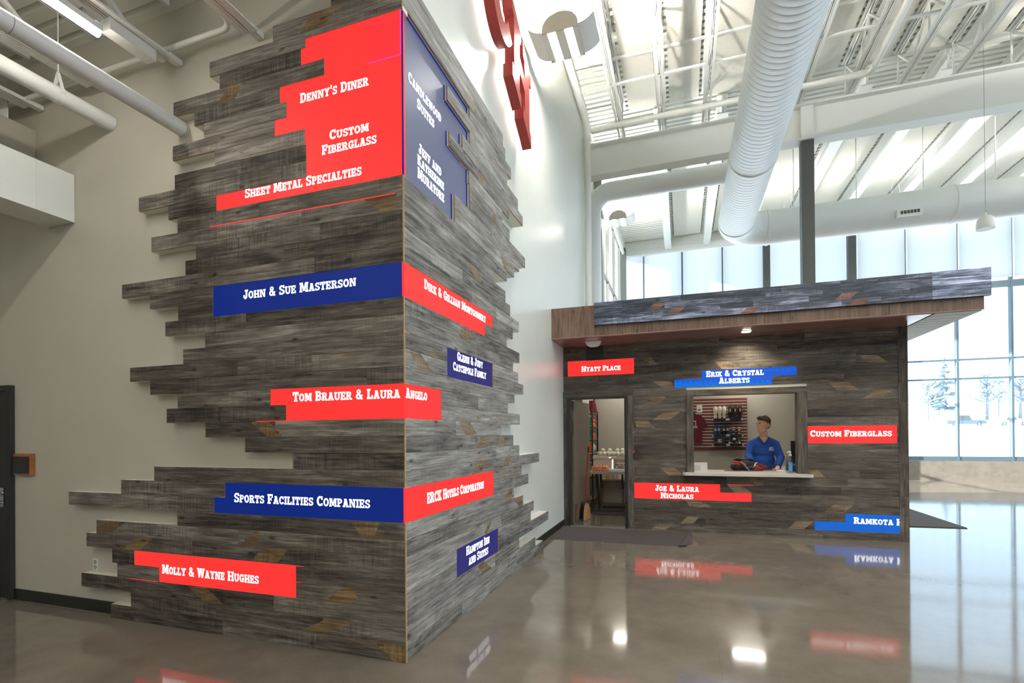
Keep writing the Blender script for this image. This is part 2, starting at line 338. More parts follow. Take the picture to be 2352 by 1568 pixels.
# ------------------------------------------------------------------ slab-serif lettering
def arc(cx, cy, rx, ry, tx, ty, a0, a1, n=12):
    out = []
    for i in range(n):
        p, q = math.radians(a0+(a1-a0)*i/n), math.radians(a0+(a1-a0)*(i+1)/n)
        out.append([(cx+rx*math.cos(p), cy+ry*math.sin(p)), (cx+rx*math.cos(q), cy+ry*math.sin(q)),
                    (cx+(rx-tx)*math.cos(q), cy+(ry-ty)*math.sin(q)), (cx+(rx-tx)*math.cos(p), cy+(ry-ty)*math.sin(p))])
    return out
def R(x0, x1, y0, y1): return [(x0, y0), (x1, y0), (x1, y1), (x0, y1)]
def dg(x0, x1, y0, X0, X1, y1): return [(x0, y0), (x1, y0), (X1, y1), (X0, y1)]
T_ = .18
def glyph(c):
    st = lambda x: [R(x, x+.24, 0, 1)]
    sb = lambda x0, x1, y=0: [R(x0, x1, 0, T_)] if y == 0 else [R(x0, x1, 1-T_, 1)]
    if c == 'A': return .92, [dg(.08, .32, .1, .32, .56, 1), dg(.60, .84, .1, .36, .60, 1), R(.28, .64, .26, .40)]+sb(0, .38)+sb(.52, .92)+[R(.22, .6, .86, 1)]
    if c == 'B': return .80, st(.07)+sb(0, .45)+sb(0, .42, 1)+arc(.42, .73, .33, .27, .22, .16, -90, 90)+arc(.42, .28, .38, .28, .23, .17, -90, 90)+[R(.25, .44, .44, .58)]
    if c == 'C': return .80, arc(.42, .5, .42, .5, .24, .19, 48, 312, 20)+[R(.60, .76, .62, .98), R(.62, .76, .06, .28)]
    if c == 'D': return .86, st(.07)+sb(0, .42)+sb(0, .42, 1)+arc(.40, .5, .45, .5, .24, .18, -90, 90, 16)
    if c == 'E': return .78, st(.07)+sb(0, .75)+sb(0, .73, 1)+[R(.25, .52, .42, .58), R(.48, .58, .34, .66), R(.62, .76, 0, .34), R(.60, .74, .66, 1)]
    if c == 'F': return .76, st(.07)+sb(0, .44)+sb(0, .73, 1)+[R(.25, .52, .40, .56), R(.48, .58, .32, .64), R(.60, .74, .64, 1)]
    if c == 'G': return .86, arc(.42, .5, .42, .5, .24, .19, 48, 320, 20)+[R(.60, .76, .64, .98), R(.46, .88, .36, .52), R(.58, .80, .04, .5)]
    if c == 'H': return .96, st(.07)+st(.65)+sb(0, .40)+sb(.56, .96)+sb(0, .40, 1)+sb(.56, .96, 1)+[R(.3, .66, .41, .58)]
    if c == 'I': return .42, st(.09)+sb(0, .42)+sb(0, .42, 1)
    if c == 'J': return .66, [R(.32, .56, .3, 1), R(.2, .66, 1-T_, 1)]+arc(.28, .3, .28, .3, .23, .18, 180, 360, 10)+[R(0, .18, .22, .44)]
    if c == 'K': return .90, st(.07)+sb(0, .40)+sb(0, .40, 1)+[dg(.27, .42, .46, .54, .80, 1-T_+.02), dg(.58, .86, .1, .33, .53, .62)]+sb(.52, .92)+sb(.50, .88, 1)
    if c == 'L': return .74, st(.07)+sb(0, .72)+sb(0, .42, 1)+[R(.58, .72, 0, .38)]
    if c == 'M': return 1.16, [R(.07, .27, 0, 1), R(.87, 1.09, 0, 1), dg(.46, .66, .12, .2, .42, 1), dg(.50, .70, .12, .74, .96, 1)]+sb(0, .36)+sb(.78, 1.16)+sb(0, .36, 1)+sb(.80, 1.16, 1)
    if c == 'N': return .98, [R(.07, .26, 0, 1), R(.70, .89, 0, 1), dg(.64, .88, 0, .1, .36, 1)]+sb(0, .36)+sb(0, .30, 1)+sb(.58, .98, 1)
    if c == 'O': return .86, arc(.43, .5, .43, .5, .24, .19, 0, 360, 24)
    if c == 'P': return .78, st(.07)+sb(0, .46)+sb(0, .42, 1)+arc(.40, .70, .37, .30, .23, .17, -90, 90)+[R(.25, .42, .40, .55)]
    if c == 'R': return .90, st(.07)+sb(0, .40)+sb(0, .42, 1)+arc(.42, .72, .36, .28, .23, .17, -90, 90)+[R(.25, .44, .44, .58), dg(.58, .84, .08, .38, .62, .48)]+sb(.54, .92)
    if c == 'S': return .74, arc(.37, .72, .36, .28, .22, .17, 30, 272, 14)+arc(.37, .28, .37, .28, .22, .17, -150, 92, 14)+[R(.54, .70, .68, .98), R(.02, .18, .02, .32)]
    if c == 'T': return .80, st(.28)+sb(.18, .62)+sb(0, .80, 1)+[R(0, .14, .62, 1), R(.66, .80, .62, 1)]
    if c == 'U': return .92, [R(.07, .30, .32, 1), R(.64, .84, .32, 1)]+arc(.455, .36, .385, .36, .22, .18, 180, 360, 14)+sb(0, .40, 1)+sb(.54, .92, 1)
    if c == 'V': return .92, [dg(.34, .56, 0, .08, .34, 1), dg(.38, .60, 0, .60, .84, 1)]+sb(0, .40, 1)+sb(.54, .92, 1)
    if c == 'W': return 1.24, [dg(.26, .46, 0, .07, .30, 1), dg(.30, .48, 0, .50, .68, 1), dg(.76, .96, 0, .54, .74, 1), dg(.80, .98, 0, .96, 1.18, 1)]+sb(0, .38, 1)+sb(.88, 1.24, 1)
    if c == 'X': return .90, [dg(.06, .32, 0, .54, .82, 1), dg(.56, .84, 0, .06, .34, 1)]+sb(0, .38)+sb(.52, .90)+sb(0, .38, 1)+sb(.52, .90, 1)
    if c == 'Y': return .92, [R(.34, .58, 0, .5), dg(.34, .56, .42, .06, .32, 1), dg(.38, .58, .42, .60, .84, 1)]+sb(.24, .68)+sb(0, .38, 1)+sb(.54, .92, 1)
    if c == '&': return .92, arc(.38, .76, .26, .24, .17, .14, 0, 360, 16)+arc(.36, .29, .34, .29, .21, .16, 40, 330, 16)+[dg(.62, .90, 0, .22, .44, .68), dg(.60, .76, .14, .72, .88, .46)]
    if c == "'": return .26, [dg(.08, .16, .62, .03, .24, 1)]
    return .36, []
def text_on(mb, s, o, u, v, width, cap, clip=None, small=.82, mi=0):
    """lays s along u from o (baseline), scaled to fill width; lower case becomes small capitals"""
    o, u, v = Vector(o), Vector(u), Vector(v); x = 0; polys = []
    for c in s:
        if c == ' ': x += .42; continue
        w, g = glyph(c.upper()); k = small if c.islower() else 1.0
        polys += [[(x+a*k, b*k) for a, b in q] for q in g]; x += w*k+.07
    sc = width/(x-.07); w3 = u.cross(v).normalized()
    for i, q in enumerate(polys):
        pts = [(a*sc, b*cap) for a, b in q]
        if clip is not None:
            pts = [(min(a, clip), b) for a, b in pts]
            if max(a for a, _ in pts)-min(a for a, _ in pts) < 1e-5: continue
        mb.face([o+u*a+v*b+w3*(i % 7)*.00004 for a, b in pts], mi)
    return mb

# ================================================================== the setting
FL, GR = 2.936, -1.737          # plank faces of the corner: left face Y, right face X
WL, WR = 3.01, -1.87            # painted walls behind them
DK = 8.42                       # hall roof deck
XR, YB, YF, XL = 15.0, 19.0, -8.0, -9.0
b = MB(); b.box(XL-.3, XR+.3, YF-.3, YB+.3, -.2, 0); S_(b.build('floor', m_floor))
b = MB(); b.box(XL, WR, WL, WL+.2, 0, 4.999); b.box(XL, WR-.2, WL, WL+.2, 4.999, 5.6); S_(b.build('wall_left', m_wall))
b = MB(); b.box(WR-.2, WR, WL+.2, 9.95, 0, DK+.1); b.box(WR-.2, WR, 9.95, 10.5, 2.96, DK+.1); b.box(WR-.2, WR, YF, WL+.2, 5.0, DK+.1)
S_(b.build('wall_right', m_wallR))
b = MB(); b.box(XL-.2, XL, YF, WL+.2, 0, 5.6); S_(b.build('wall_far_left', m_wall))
b = MB(); b.box(XL, XR, YF-.2, YF, 0, DK+.2); S_(b.build('wall_behind', m_wallR))
b = MB(); b.box(-5.94, -4.42, WL-.012, WL, 0, .1); S_(b.build('baseboard_left', m_black))
b = MB(); b.box(WR, WR+.012, 6.45, 7.43, 0, .1); b.box(WR, WR+.012, 7.43, 8.2, 0, .1); S_(b.build('baseboard_right', m_black))
b = MB(); b.box(-2.2, WR, 10.5, 10.62, 2.96, DK); S_(b.build('trim_1', m_wallR))

# hall roof: ribbed deck, joists, acoustic panels and the wide beams of the window bay
ceil = struct('ceiling', (6, 5, DK))
b = MB(); y = YF; prof = []
while y < YB+.3:
    prof += [(y, DK), (y+.085, DK), (y+.105, DK+.05), (y+.13, DK+.05), (y+.15, DK)]; y += .15
for i in range(len(prof)-1):
    (ya, za), (yb, zb) = prof[i], prof[i+1]
    if yb-ya < 1e-6: continue
    b.face([(WR-.3, ya, za), (XR+.3, ya, za), (XR+.3, yb, zb), (WR-.3, yb, zb)])
b.box(WR-.3, XR+.3, YF-.2, YB+1.9, DK+.08, DK+.2)
b.build('roof_deck', m_deck, ceil, fixn=False)
JZ = 7.76
def joist(x, y0, y1, zb, zt, w=.1, step=.62):
    q = MB(); a = w*.46
    for sx in (-1, 1):
        q.box(x+sx*w/2-a/2+sx*.004, x+sx*w/2+a/2+sx*.004, y0, y1, zb, zb+.012); q.box(x+sx*.012-.004, x+sx*.012+.004, y0, y1, zb, zb+.06)
        q.box(x+sx*w/2-a/2, x+sx*w/2+a/2, y0, y1, zt-.012, zt); q.box(x+sx*.012-.004, x+sx*.012+.004, y0, y1, zt-.06, zt)
    yy = y0+.2; up_ = True
    while yy+step < y1:
        q.bar((x, yy, zb+.03 if up_ else zt-.03), (x, yy+step, zt-.03 if up_ else zb+.03), .03, .03)
        if up_: q.bar((x, yy+step, zb+.03), (x, yy+step, zt-.03), .024, .024)
        yy += step; up_ = not up_
    return q
JX = [-1.15+.823*i for i in range(12)]
for x in JX: joist(x, -1.0, 10.98, JZ, DK-.005).build('bar_joist', m_white, ceil)
for i, x in enumerate(JX[:-1]):
    b = MB(); x0, x1 = x+.13, x+.70
    b.box(x0, x1, -1, 11.0, DK-.035, DK-.004); b.build('acoustic_panel', m_panel, ceil)
for z, y in ((JZ+.03, 9.2), (DK-.08, 9.32), (JZ+.03, 6.35), (DK-.08, 6.5)):
    b = MB(); b.box(WR, 8.2, y-.018, y+.018, z-.018, z+.018); b.build('bridging_bar', m_white, ceil)
BX = [-.42, .84, 2.10, 3.35, 4.60, 5.86, 7.11, 8.36, 9.6, 10.9, 12.2]
for x in BX:
    b = MB(); b.box(x-.11, x+.11, 11.12, 18.7, 8.02, 8.045); b.box(x-.02, x+.02, 11.12, 18.7, 8.045, DK-.03); b.box(x-.11, x+.11, 11.12, 18.7, DK-.03, DK-.004)
    b.build('roof_beam', m_white, ceil)
for i in range(len(BX)-1):
    x0, x1 = BX[i]+.2, BX[i+1]-.2
    b = MB(); b.box(x0, x1, 12.3, 18.4, DK-.06, DK-.03)
    k = 0; yy = 12.3
    while yy < 18.3: b.box(x0-.035, x0, yy, yy+.06, DK-.06, DK-.03, 1); b.box(x1, x1+.035, yy, yy+.06, DK-.06, DK-.03, 1); yy += .15
    b.build('acoustic_panel', [m_panel, m_seam], ceil)
# the main girder with its column
gird = struct('beam_1', (6, 11, 7.4))
b = MB(); b.box(WR, XR, 10.86, 11.14, JZ-.035, JZ); b.box(WR, XR, 10.985, 11.015, 7.09, JZ-.03); b.box(WR, XR, 10.86, 11.14, 7.07, 7.105)
b.build('girder', m_white, gird)
for x in (2.2, 8.3):
    b = MB(); b.box(x, x+.215, 10.9, 11.1, 7.1, JZ-.03); b.build('stiffener', m_white, gird)
for i, x in enumerate((2.2, 8.3)):
    b = MB(); b.box(x, x+.215, 10.9, 11.1, 0, 7.075); S_(b.build('column_%d' % (i+1), m_dark))
for i, (x, y) in enumerate(((2.60, 18.55), (5.03, 18.55))):
    b = MB(); b.box(x, x+.2, y, y+.2, 0, 8.0); S_(b.build('column_%d' % (i+3), m_dark))
b = MB(); b.box(-2.12, -1.90, 12.95, 13.3, 0, 8.1); S_(b.build('column_7', m_grey))
b = MB(); b.box(-2.08, -1.86, 18.25, 18.5, 0, 8.1); S_(b.build('column_8', m_dark))
b = MB(); b.box(-2.2, XR, 18.72, 19.0, 7.95, DK); b.box(-2.2, XR, 18.66, 18.72, 8.12, DK); S_(b.build('trim_2', m_white))
b = MB(); b.box(-2.2, -1.92, 10.62, 19, 8.0, DK); S_(b.build('trim_3', m_white))

# window walls: sill curb, mullions, panes, roller shades
b = MB(); b.box(-2.2, XR, YB-.06, YB+.25, 0, .60); S_(b.build('wall_curb', m_conc))
MX = [7.99+1.325*i for i in range(-8, 6)]
def window(name, xs, y, levels, w=.055):
    win = struct(name, (sum(xs)/len(xs), y, 0))
    b = MB()
    for x in xs: b.box(x-w/2, x+w/2, y-.05, y+.09, .60, 8.1)
    for z, h in levels: b.box(xs[0], xs[-1], y-.04, y+.08, z-h/2, z+h/2)
    b.build('mullion_grid', m_alum, win)
    for i in range(len(xs)-1):
        b = MB(); b.box(xs[i]+w/2, xs[i+1]-w/2, y+.02, y+.03, .62, 8.05); b.build('pane', m_glass, win)
        b = MB(); b.box(xs[i]+.028, xs[i+1]-.028, y-.125, y-.122, 6.10, 8.12)
        b.build('roller_shade', m_shade, win)
        b = MB(); b.box(xs[i]+.028, xs[i+1]-.028, y-.13, y-.117, 6.07, 6.10); b.build('hem_bar', m_white, win)
LV = ((.67, .12), (3.10, .05), (3.68, .05), (5.90, .20), (8.08, .06))
window('window_1', [-1.93]+[x for x in MX if x > -1.9], YB, LV)
# side window of the bay (faces west)
win = struct('window_2', (-2.0, 15.8, 0)); b = MB()
for yy in (13.35, 14.75, 16.2, 17.7, 18.9): b.box(-2.06, -1.98, yy-.03, yy+.03, .6, 8.0)
for z in (.67, 3.4, 5.9, 7.97): b.box(-2.05, -1.99, 13.3, 18.95, z-.04, z+.04)
b.build('mullion_grid', m_grey, win)
for y0, y1 in ((13.38, 14.72), (14.78, 16.17), (16.23, 17.67), (17.73, 18.87)):
    b = MB(); b.box(-2.03, -2.02, y0, y1, .62, 7.95); b.build('pane', m_glass, win)
b = MB(); b.tube([(-1.93, 13.4, 7.9), (-1.93, 18.2, 7.9)], .05); b.build('shade_roller', m_white, win, 40)
b = MB(); b.box(-2.2, -2.1, 10.62, 13.3, 0, DK); b.box(-2.1, -1.98, 13.3, 19, 0, .6); S_(b.build('wall_bay', m_wallR))
# glazed wall on the far right, out of the picture
win = struct('window_3', (XR, 8, 0)); b = MB()
for i in range(16): b.box(XR, XR+.1, YF+i*1.8-.03, YF+i*1.8+.03, 0, 8.2)
for z in (.1, 3.4, 5.9, 8.2): b.box(XR, XR+.1, YF, YB, z-.06, z+.06)
b.build('mullion_grid', m_alum, win)
b = MB(); b.box(XR+.04, XR+.05, YF, YB, .1, 8.2); b.build('pane', m_glass, win)
b = MB(); b.box(XR, XR+.2, YF, YB, 8.2, DK+.1); S_(b.build('wall_far_right', m_wallR))

# lower ceiling of the left wing
cl = struct('ceiling_left', (-5, -2, 5)); b = MB(); y = YF; prof = []
while y < WL-.16:
    prof += [(y, 4.97), (y+.095, 4.97), (y+.115, 5.02), (y+.135, 5.02), (y+.15, 4.97)]; y += .15
prof.append((WL, 4.97))
for i in range(len(prof)-1):
    (ya, za), (yb, zb) = prof[i], prof[i+1]
    if yb-ya < 1e-6: continue
    b.face([(XL, ya, za), (WR-.2, ya, za), (WR-.2, yb, zb), (XL, yb, zb)])
b.box(XL, WR-.2, YF, WL, 5.05, 5.15)
b.build('roof_deck', m_deck, cl, fixn=False)
for x in (-2.99, -3.82, -4.70, -5.53, -6.4, -7.25):
    q = joist(x, -7.5, WL-.1, 4.47, 4.96, .09, .55); q.box(x-.03, x+.03, WL-.12, WL-.004, 4.49, 4.53); q.build('bar_joist', m_white, cl)

# doors
d = struct('door_1', (-6.5, 2.98, 0))
b = MB(); b.box(-5.99, -5.94, 2.97, 3.01, 0, 1.95); b.box(-7.02, -5.94, 2.97, 3.01, 1.95, 2.0); b.box(-7.02, -6.97, 2.97, 3.01, 0, 1.95); b.build('door_frame', m_rubber, d)
b = MB(); b.box(-6.97, -5.99, 2.985, 3.009, .01, 1.95); b.box(-6.75, -6.21, 2.98, 2.985, 1.05, 1.72); lf = b.build('door_leaf', m_black, d)
b = MB(); b.box(-6.09, -6.03, 2.968, 2.985, .86, 1.04); b.tube([(-6.06, 2.97, .90), (-6.06, 2.93, .90), (-6.19, 2.925, .90)], .011, 8); b.tube([(-6.06, 2.97, .99), (-6.06, 2.955, .99)], .02, 10)
b.build('door_handle', m_chrome, lf, 40)

# ================================================================== plank-clad corner with its screens
RZ = .1153
rng = random.Random(7)
LEFT = [-4.54,-4.30,-4.90,-4.46,-4.52,-4.835,-4.71,-3.78,-5.06,-4.41,-4.03,-2.65,-3.09,-3.48,-3.89,-3.77,-4.07,-4.30,-3.71,-3.48,
        -3.90,-3.76,-4.07,-4.39,-3.68,-3.57,-4.05,-3.76,-3.86,-4.19,-3.79,-3.37,-3.81,-3.48,-3.58,-3.80,-3.32,-3.42,-2.81,-2.30]
RIGHT = [6.40,6.02,5.37,6.66,5.83,5.96,5.53,5.20,5.74,5.49,6.22,5.40,5.19,4.80,5.43,5.02,5.24,5.57,5.38,5.20,
         5.43,5.00,5.20,5.42,5.12,4.97,4.62,5.02,5.27,5.45,5.68,5.12,4.89,5.10,5.60,5.42,5.05,5.18,5.0,4.93]
# rows the screens take: row -> x of the left end (up to the corner) / y of the far end
LSC = {37:-2.52,36:-2.56,35:-2.36,34:-2.75,33:-2.69,32:-2.80,31:-2.53,30:-2.52,29:-2.52,28:-3.36, 22:-3.40,21:-3.40, 15:-2.85,14:-2.71, 9:-3.29,8:-3.40}
LMID = {4:(-4.26,-2.63), 3:(-3.98,-2.63)}
RSC = {37:4.06,36:3.62,35:4.06,34:3.90,33:3.65,32:4.04,31:4.05,30:4.05,29:3.74,28:3.74, 22:4.59,21:4.38, 15:3.47,14:3.47, 9:4.58,8:4.58}
RMID = {18:(3.58,4.585),17:(3.58,4.585), 4:(3.73,4.70),3:(3.73,4.70)}
tower = thing('wood_clad_corner', (-2.2, 3.2, 0), 'tall grey plank cladding with ragged stepped ends wrapping the building corner', 'wood cladding')
bl, br, core = MB(), MB(), MB(); VN = .012
def segs(a, c):
    out = []; x = a
    while c-x > 2.3: 
        n = x+rng.uniform(.8, 2.1); out.append((x, n)); x = n
    if c-x > 1.2 and rng.random() < .5: n = x+rng.uniform(.35, .65)*(c-x); out += [(x, n), (n, c)]
    else: out.append((x, c))
    return out
def lrow(x0, x1, z0, z1):
    core.box(x0, x1, FL+VN, WL, z0, z1, 0)
    for a, c in segs(x0, x1): bl.box(a, c, FL, FL+VN, z0+.0012, z1-.0012, 0, rng.random(), fm={'-z': 1, '+z': 1, '-x': 1, '+x': 1})
def rrow(y0, y1, z0, z1, d=0):
    core.box(WR, GR-VN-d, y0, y1, z0, z1, 0)
    for a, c in segs(y0, y1): br.box(GR-VN-d, GR-d, a, c, z0+.0012, z1-.0012, 0, rng.random(), fm={'-z': 1, '+z': 1, '-y': 1, '+y': 1})
for r in range(40):
    z0, z1 = r*RZ, (r+1)*RZ
    if r == 37: zs = z0+.56*RZ
    if r in LSC:
        lrow(LEFT[r], LSC[r], z0, z1)
        if r == 37: lrow(LSC[r], GR-.001, zs, z1)
    elif r in LMID: lrow(LEFT[r], LMID[r][0], z0, z1); lrow(LMID[r][1], GR-.001, z0, z1)
    else: lrow(LEFT[r], GR-.001, z0, z1)
    c0 = FL+VN+.001
    if r in RSC:
        rrow(RSC[r], RIGHT[r], z0, z1)
        if r == 37: rrow(c0, RSC[r], z0+.82*RZ, z1)
    elif r in RMID: rrow(c0, RMID[r][0], z0, z1); rrow(RMID[r][1], RIGHT[r], z0, z1)
    else: rrow(c0, RIGHT[r], z0, z1)
def patch(mb, q, plane, ax):
    for e in range(1, len(q)-1):
        pts = [(x, plane-.0006, z) if ax == 'x' else (plane+.0006, x, z) for x, z in (q[0], q[e], q[e+1])]
        mb.face(pts, 2, .5)
def snap(q, p, o=0.):
    zc = sum(z for _, z in q)/len(q); r = math.floor((zc-o)/p); lo, hi = o+r*p+.0014, o+(r+1)*p-.0014
    zmin, zmax = min(z for _, z in q), max(z for _, z in q)
    return [(x, lo+(hi-lo)*(z-zmin)/max(1e-4, zmax-zmin)) for x, z in q]
for q in [[(-4.71,.685),(-4.71,.743),(-4.59,.788),(-4.35,.797),(-4.53,.702)],[(-4.39,.566),(-4.25,.678),(-4.05,.673),(-4.2,.572)],[(-3.14,.585+.1),(-3.01,.768),(-2.97,.776),(-2.98,.689)],
          [(-3.04,.581),(-2.93,.678),(-2.69,.682),(-2.8,.585)],[(-2.17,.902),(-1.93,.905),(-1.98,.811),(-2.07,.811)],[(-3.67,.323),(-3.48,.331),(-3.31,.228),(-3.51,.232)],
          [(-2.39,.336),(-2.22,.45),(-2.15,.448),(-2.11,.384),(-2.15,.343)],[(-2.6,.106),(-2.38,.215),(-2.12,.228),(-2.36,.122)],[(-1.98,.101),(-1.75,.104),(-1.75,0),(-1.84,.002)],
          [(-2.05,3.1),(-1.79,3.1),(-1.79,3.0),(-1.91,3.01)],[(-3.04,1.6),(-2.87,1.602),(-2.74,1.506),(-2.88,1.503)],[(-2.57,4.40),(-2.47,4.49),(-2.21,4.50),(-2.36,4.40)],[(-3.34,4.05),(-3.24,4.14),(-3.1,4.14),(-3.17,4.04)]]:
    patch(bl, snap(q, RZ), FL, 'x')
for q in [[(3.0,2.086),(3.15,2.095),(3.34,1.989),(3.12,1.984)],[(3.79,1.60),(4.01,1.61),(4.17,1.51),(3.92,1.50)],[(4.15,1.40),(4.26,1.49),(4.46,1.50),(4.36,1.40)],[(4.68,1.40),(4.78,1.49),(4.91,1.5),(4.89,1.41)],
          [(4.05,1.16),(4.15,1.26),(4.41,1.27),(4.28,1.17)],[(4.82,1.16),(4.93,1.26),(5.15,1.26),(5.02,1.17)],[(4.89,.82),(5.03,.91),(5.16,.91),(5.1,.81)],[(5.16,.80),(5.48,.80),(5.48,.70),(5.4,.69)],
          [(4.32,.59),(4.46,.68),(4.54,.68),(4.4,.58)],[(4.16,.33),(4.31,.34),(4.51,.24),(4.29,.24)],[(3.99,3.02),(4.17,3.03),(4.33,2.93),(4.17,2.92)],[(3.79,2.34),(3.91,2.41),(4.11,2.42),(3.98,2.33)],
          [(4.21,3.9),(4.33,3.95),(4.46,3.88),(4.34,3.86)],[(4.6,3.68),(4.7,3.71),(4.74,3.64),(4.63,3.62)],[(4.82,3.37),(5.0,3.38),(5.11,3.31),(4.93,3.3)]]:
    patch(br, snap(q, RZ), GR, 'y')
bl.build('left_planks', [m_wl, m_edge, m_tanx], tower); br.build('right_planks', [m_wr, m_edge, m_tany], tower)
core.build('painted_backing', m_wallR, tower)
b = MB()
for r0, r1 in ((0, 8), (10, 14), (16, 21), (23, 28), (38, 40)): b.box(GR-.006, GR+.0006, FL-.0006, FL+.005, r0*RZ, r1*RZ)
b.build('corner_edge', m_edge, tower)

X3, Y3, Z3 = Vector((1, 0, 0)), Vector((0, 1, 0)), Vector((0, 0, 1))
def lscreen(label, rects, mats, texts, extra=None, rec=.003, y=FL):
    """rects: x0,x1,z0,z1 on a face looking to -Y"""
    xs = [v for q in rects for v in q[:2]]; zs = [v for q in rects for v in q[2:]]
    t = thing('led_screen', (sum(xs)/len(xs), y, min(zs)), label, 'screen')
    b = MB()
    for x0, x1, z0, z1 in rects: b.box(x0, x1, y+rec, y+.06, z0, z1)
    b.build('display', mats, t)
    if extra: extra(t)
    for s, x0, x1, z, cap, *cl in texts:
        b = MB(); text_on(b, s, (x0, y+rec-.0012, z), X3, Z3, x1-x0, cap, *(cl or [None])); b.build('lettering', m_txt, t, fixn=False)['label'] = 'white lettering'
    return t
def rscreen(label, rects, mats, texts, rec=.003, extra=None):
    ys = [v for q in rects for v in q[:2]]; zs = [v for q in rects for v in q[2:]]
    t = thing('led_screen', (GR, sum(ys)/len(ys), min(zs)), label, 'screen')
    b = MB()
    for y0, y1, z0, z1 in rects: b.box(WR+.01, GR-rec, y0, y1, z0, z1)
    b.build('display', mats, t)
    if extra: extra(t)
    for s, y0, y1, z, cap in texts:
        b = MB(); text_on(b, s, (GR-rec+.0012, y0, z), Y3, Z3, y1-y0, cap); b.build('lettering', m_txt, t, fixn=False)['label'] = 'white lettering'
    return t
def merge(rows, f, p, o=0.):
    return [(*f(r), o+r*p, o+(r+1)*p) for r in rows]
CX = GR-.016
rr = [(LSC[r], CX, r*RZ, (r+1)*RZ if r != 37 else r*RZ+.56*RZ) for r in range(28, 38)]
def ex(t):
    q = MB(); q.face([(-2.0, FL+.0024, 4.03), (CX, FL+.0024, 4.03), (CX, FL+.0024, 37.56*RZ), (-2.0, FL+.0024, 37.56*RZ)]); q.build('bright_module', m_redb, t, fixn=False)
    q = MB(); q.box(-2.0, CX, FL+.0015, FL+.003, 4.027, 4.031); q.box(GR-.016, GR-.012, FL+.001, FL+.003, 4.03, 37.56*RZ); q.build('seam_line', m_mag, t)
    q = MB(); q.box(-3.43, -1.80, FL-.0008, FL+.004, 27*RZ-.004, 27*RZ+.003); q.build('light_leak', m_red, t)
lscreen('largest red screen, filling the top of the left plank face up to its corner', rr, m_red,
        [("Denny's Diner", -2.57, -2.00, 3.88, .07), ('Custom', -2.32, -2.00, 3.57, .066), ('Fiberglass', -2.385, -1.94, 3.475, .068), ('Sheet Metal Specialties', -3.08, -2.06, 3.28, .07)], ex)
lscreen('wide navy screen at mid height on the left plank face, under the largest red one', [(-3.40, CX, 21*RZ, 23*RZ)], m_navy, [('John & Sue Masterson', -3.10, -2.11, 2.528, .068)])
lscreen('red screen with a stepped left end on the left plank face, between two navy screens', [(LSC[15], CX+.012, 15*RZ, 16*RZ), (LSC[14], CX+.012, 14*RZ, 15*RZ)], m_red, [('Tom Brauer & Laura', -2.65, -1.772, 1.75, .068)],
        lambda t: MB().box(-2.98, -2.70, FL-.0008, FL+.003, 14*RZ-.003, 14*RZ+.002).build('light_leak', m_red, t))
lscreen('lower navy screen with a stepped left end on the left plank face', [(LSC[9], CX, 9*RZ, 10*RZ), (LSC[8], CX, 8*RZ, 9*RZ)], m_navy, [('Sports Facilities Companies', -3.20, -2.01, 1.01, .07)])
lscreen('lowest red screen of the left plank face, set away from the corner', [(*LMID[4], 4*RZ, 5*RZ), (*LMID[3], 3*RZ, 4*RZ)], m_red, [('Molly & Wayne Hughes', -3.95, -2.97, .415, .072)],
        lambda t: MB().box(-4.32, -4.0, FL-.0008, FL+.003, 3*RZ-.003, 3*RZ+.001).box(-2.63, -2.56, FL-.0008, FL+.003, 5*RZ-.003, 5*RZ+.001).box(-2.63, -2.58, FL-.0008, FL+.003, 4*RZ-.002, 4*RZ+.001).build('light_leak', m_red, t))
CY = FL+.016
rr = [(CY, RSC[r], r*RZ, (r+1)*RZ if r != 37 else r*RZ+.82*RZ) for r in range(28, 38)]
def ex2(t):
    q = MB(); x0, x1 = GR-.0285, GR-.024
    for r in range(28, 38): q.box(x0, x1, RSC[r]-.016, RSC[r]-.001, r*RZ, (r+1)*RZ if r != 37 else r*RZ+.82*RZ)
    q.box(x0, x1, CY, 4.06, 37.74*RZ, 37.82*RZ); q.box(x0, x1, 3.62, 4.06, 36*RZ-.012, 36*RZ); q.box(x0, x1, 3.65, 3.90, 33*RZ-.001, 33*RZ+.004) 
    q.box(x0, GR-.004, CY, CY+.004, 28*RZ, 37.8*RZ)
    q.build('blue_edge_shade', m_edgeshade, t)  # painted shade and glow along the recess edges
rscreen('large slate blue screen with ragged edges at the top of the right plank face', rr, m_slate,
        [('Candlewood', 3.06, 3.555, 3.935, .075), ('Suites', 3.18, 3.44, 3.825, .075), ('Jeff and', 3.20, 3.555, 3.515, .074), ('Katherine', 3.18, 3.60, 3.425, .074), ('Muratore', 3.18, 3.60, 3.33, .078)], .028, ex2)
rscreen('long red screen with a stepped end, right plank face, below the slate blue one', [(CY-.012, 4.59, 22*RZ, 23*RZ), (CY-.012, 4.38, 21*RZ, 22*RZ)], m_red, [('Dirk & Gillian Montgomery', 3.22, 4.41, 2.55, .07)])
rscreen('small indigo screen at mid height on the right plank face', [(*RMID[18], 18*RZ, 19*RZ), (*RMID[17], 17*RZ, 18*RZ)], m_purp, [('Glenn & Judy', 3.79, 4.35, 2.115, .072), ('Catchpole Family', 3.71, 4.43, 2.025, .07)], .012)
rscreen('short red screen with a single word, at the corner on the right plank face', [(CY-.012, 3.47, 14*RZ, 16*RZ)], m_red, [('Angelo', 2.955, 3.25, 1.75, .068)])
rscreen('lower long red screen on the right plank face, above the bottom indigo one', [(CY-.012, 4.58, 8*RZ, 10*RZ)], m_red, [('ERCK Hotels Corporation', 3.24, 4.33, 1.01, .078)])
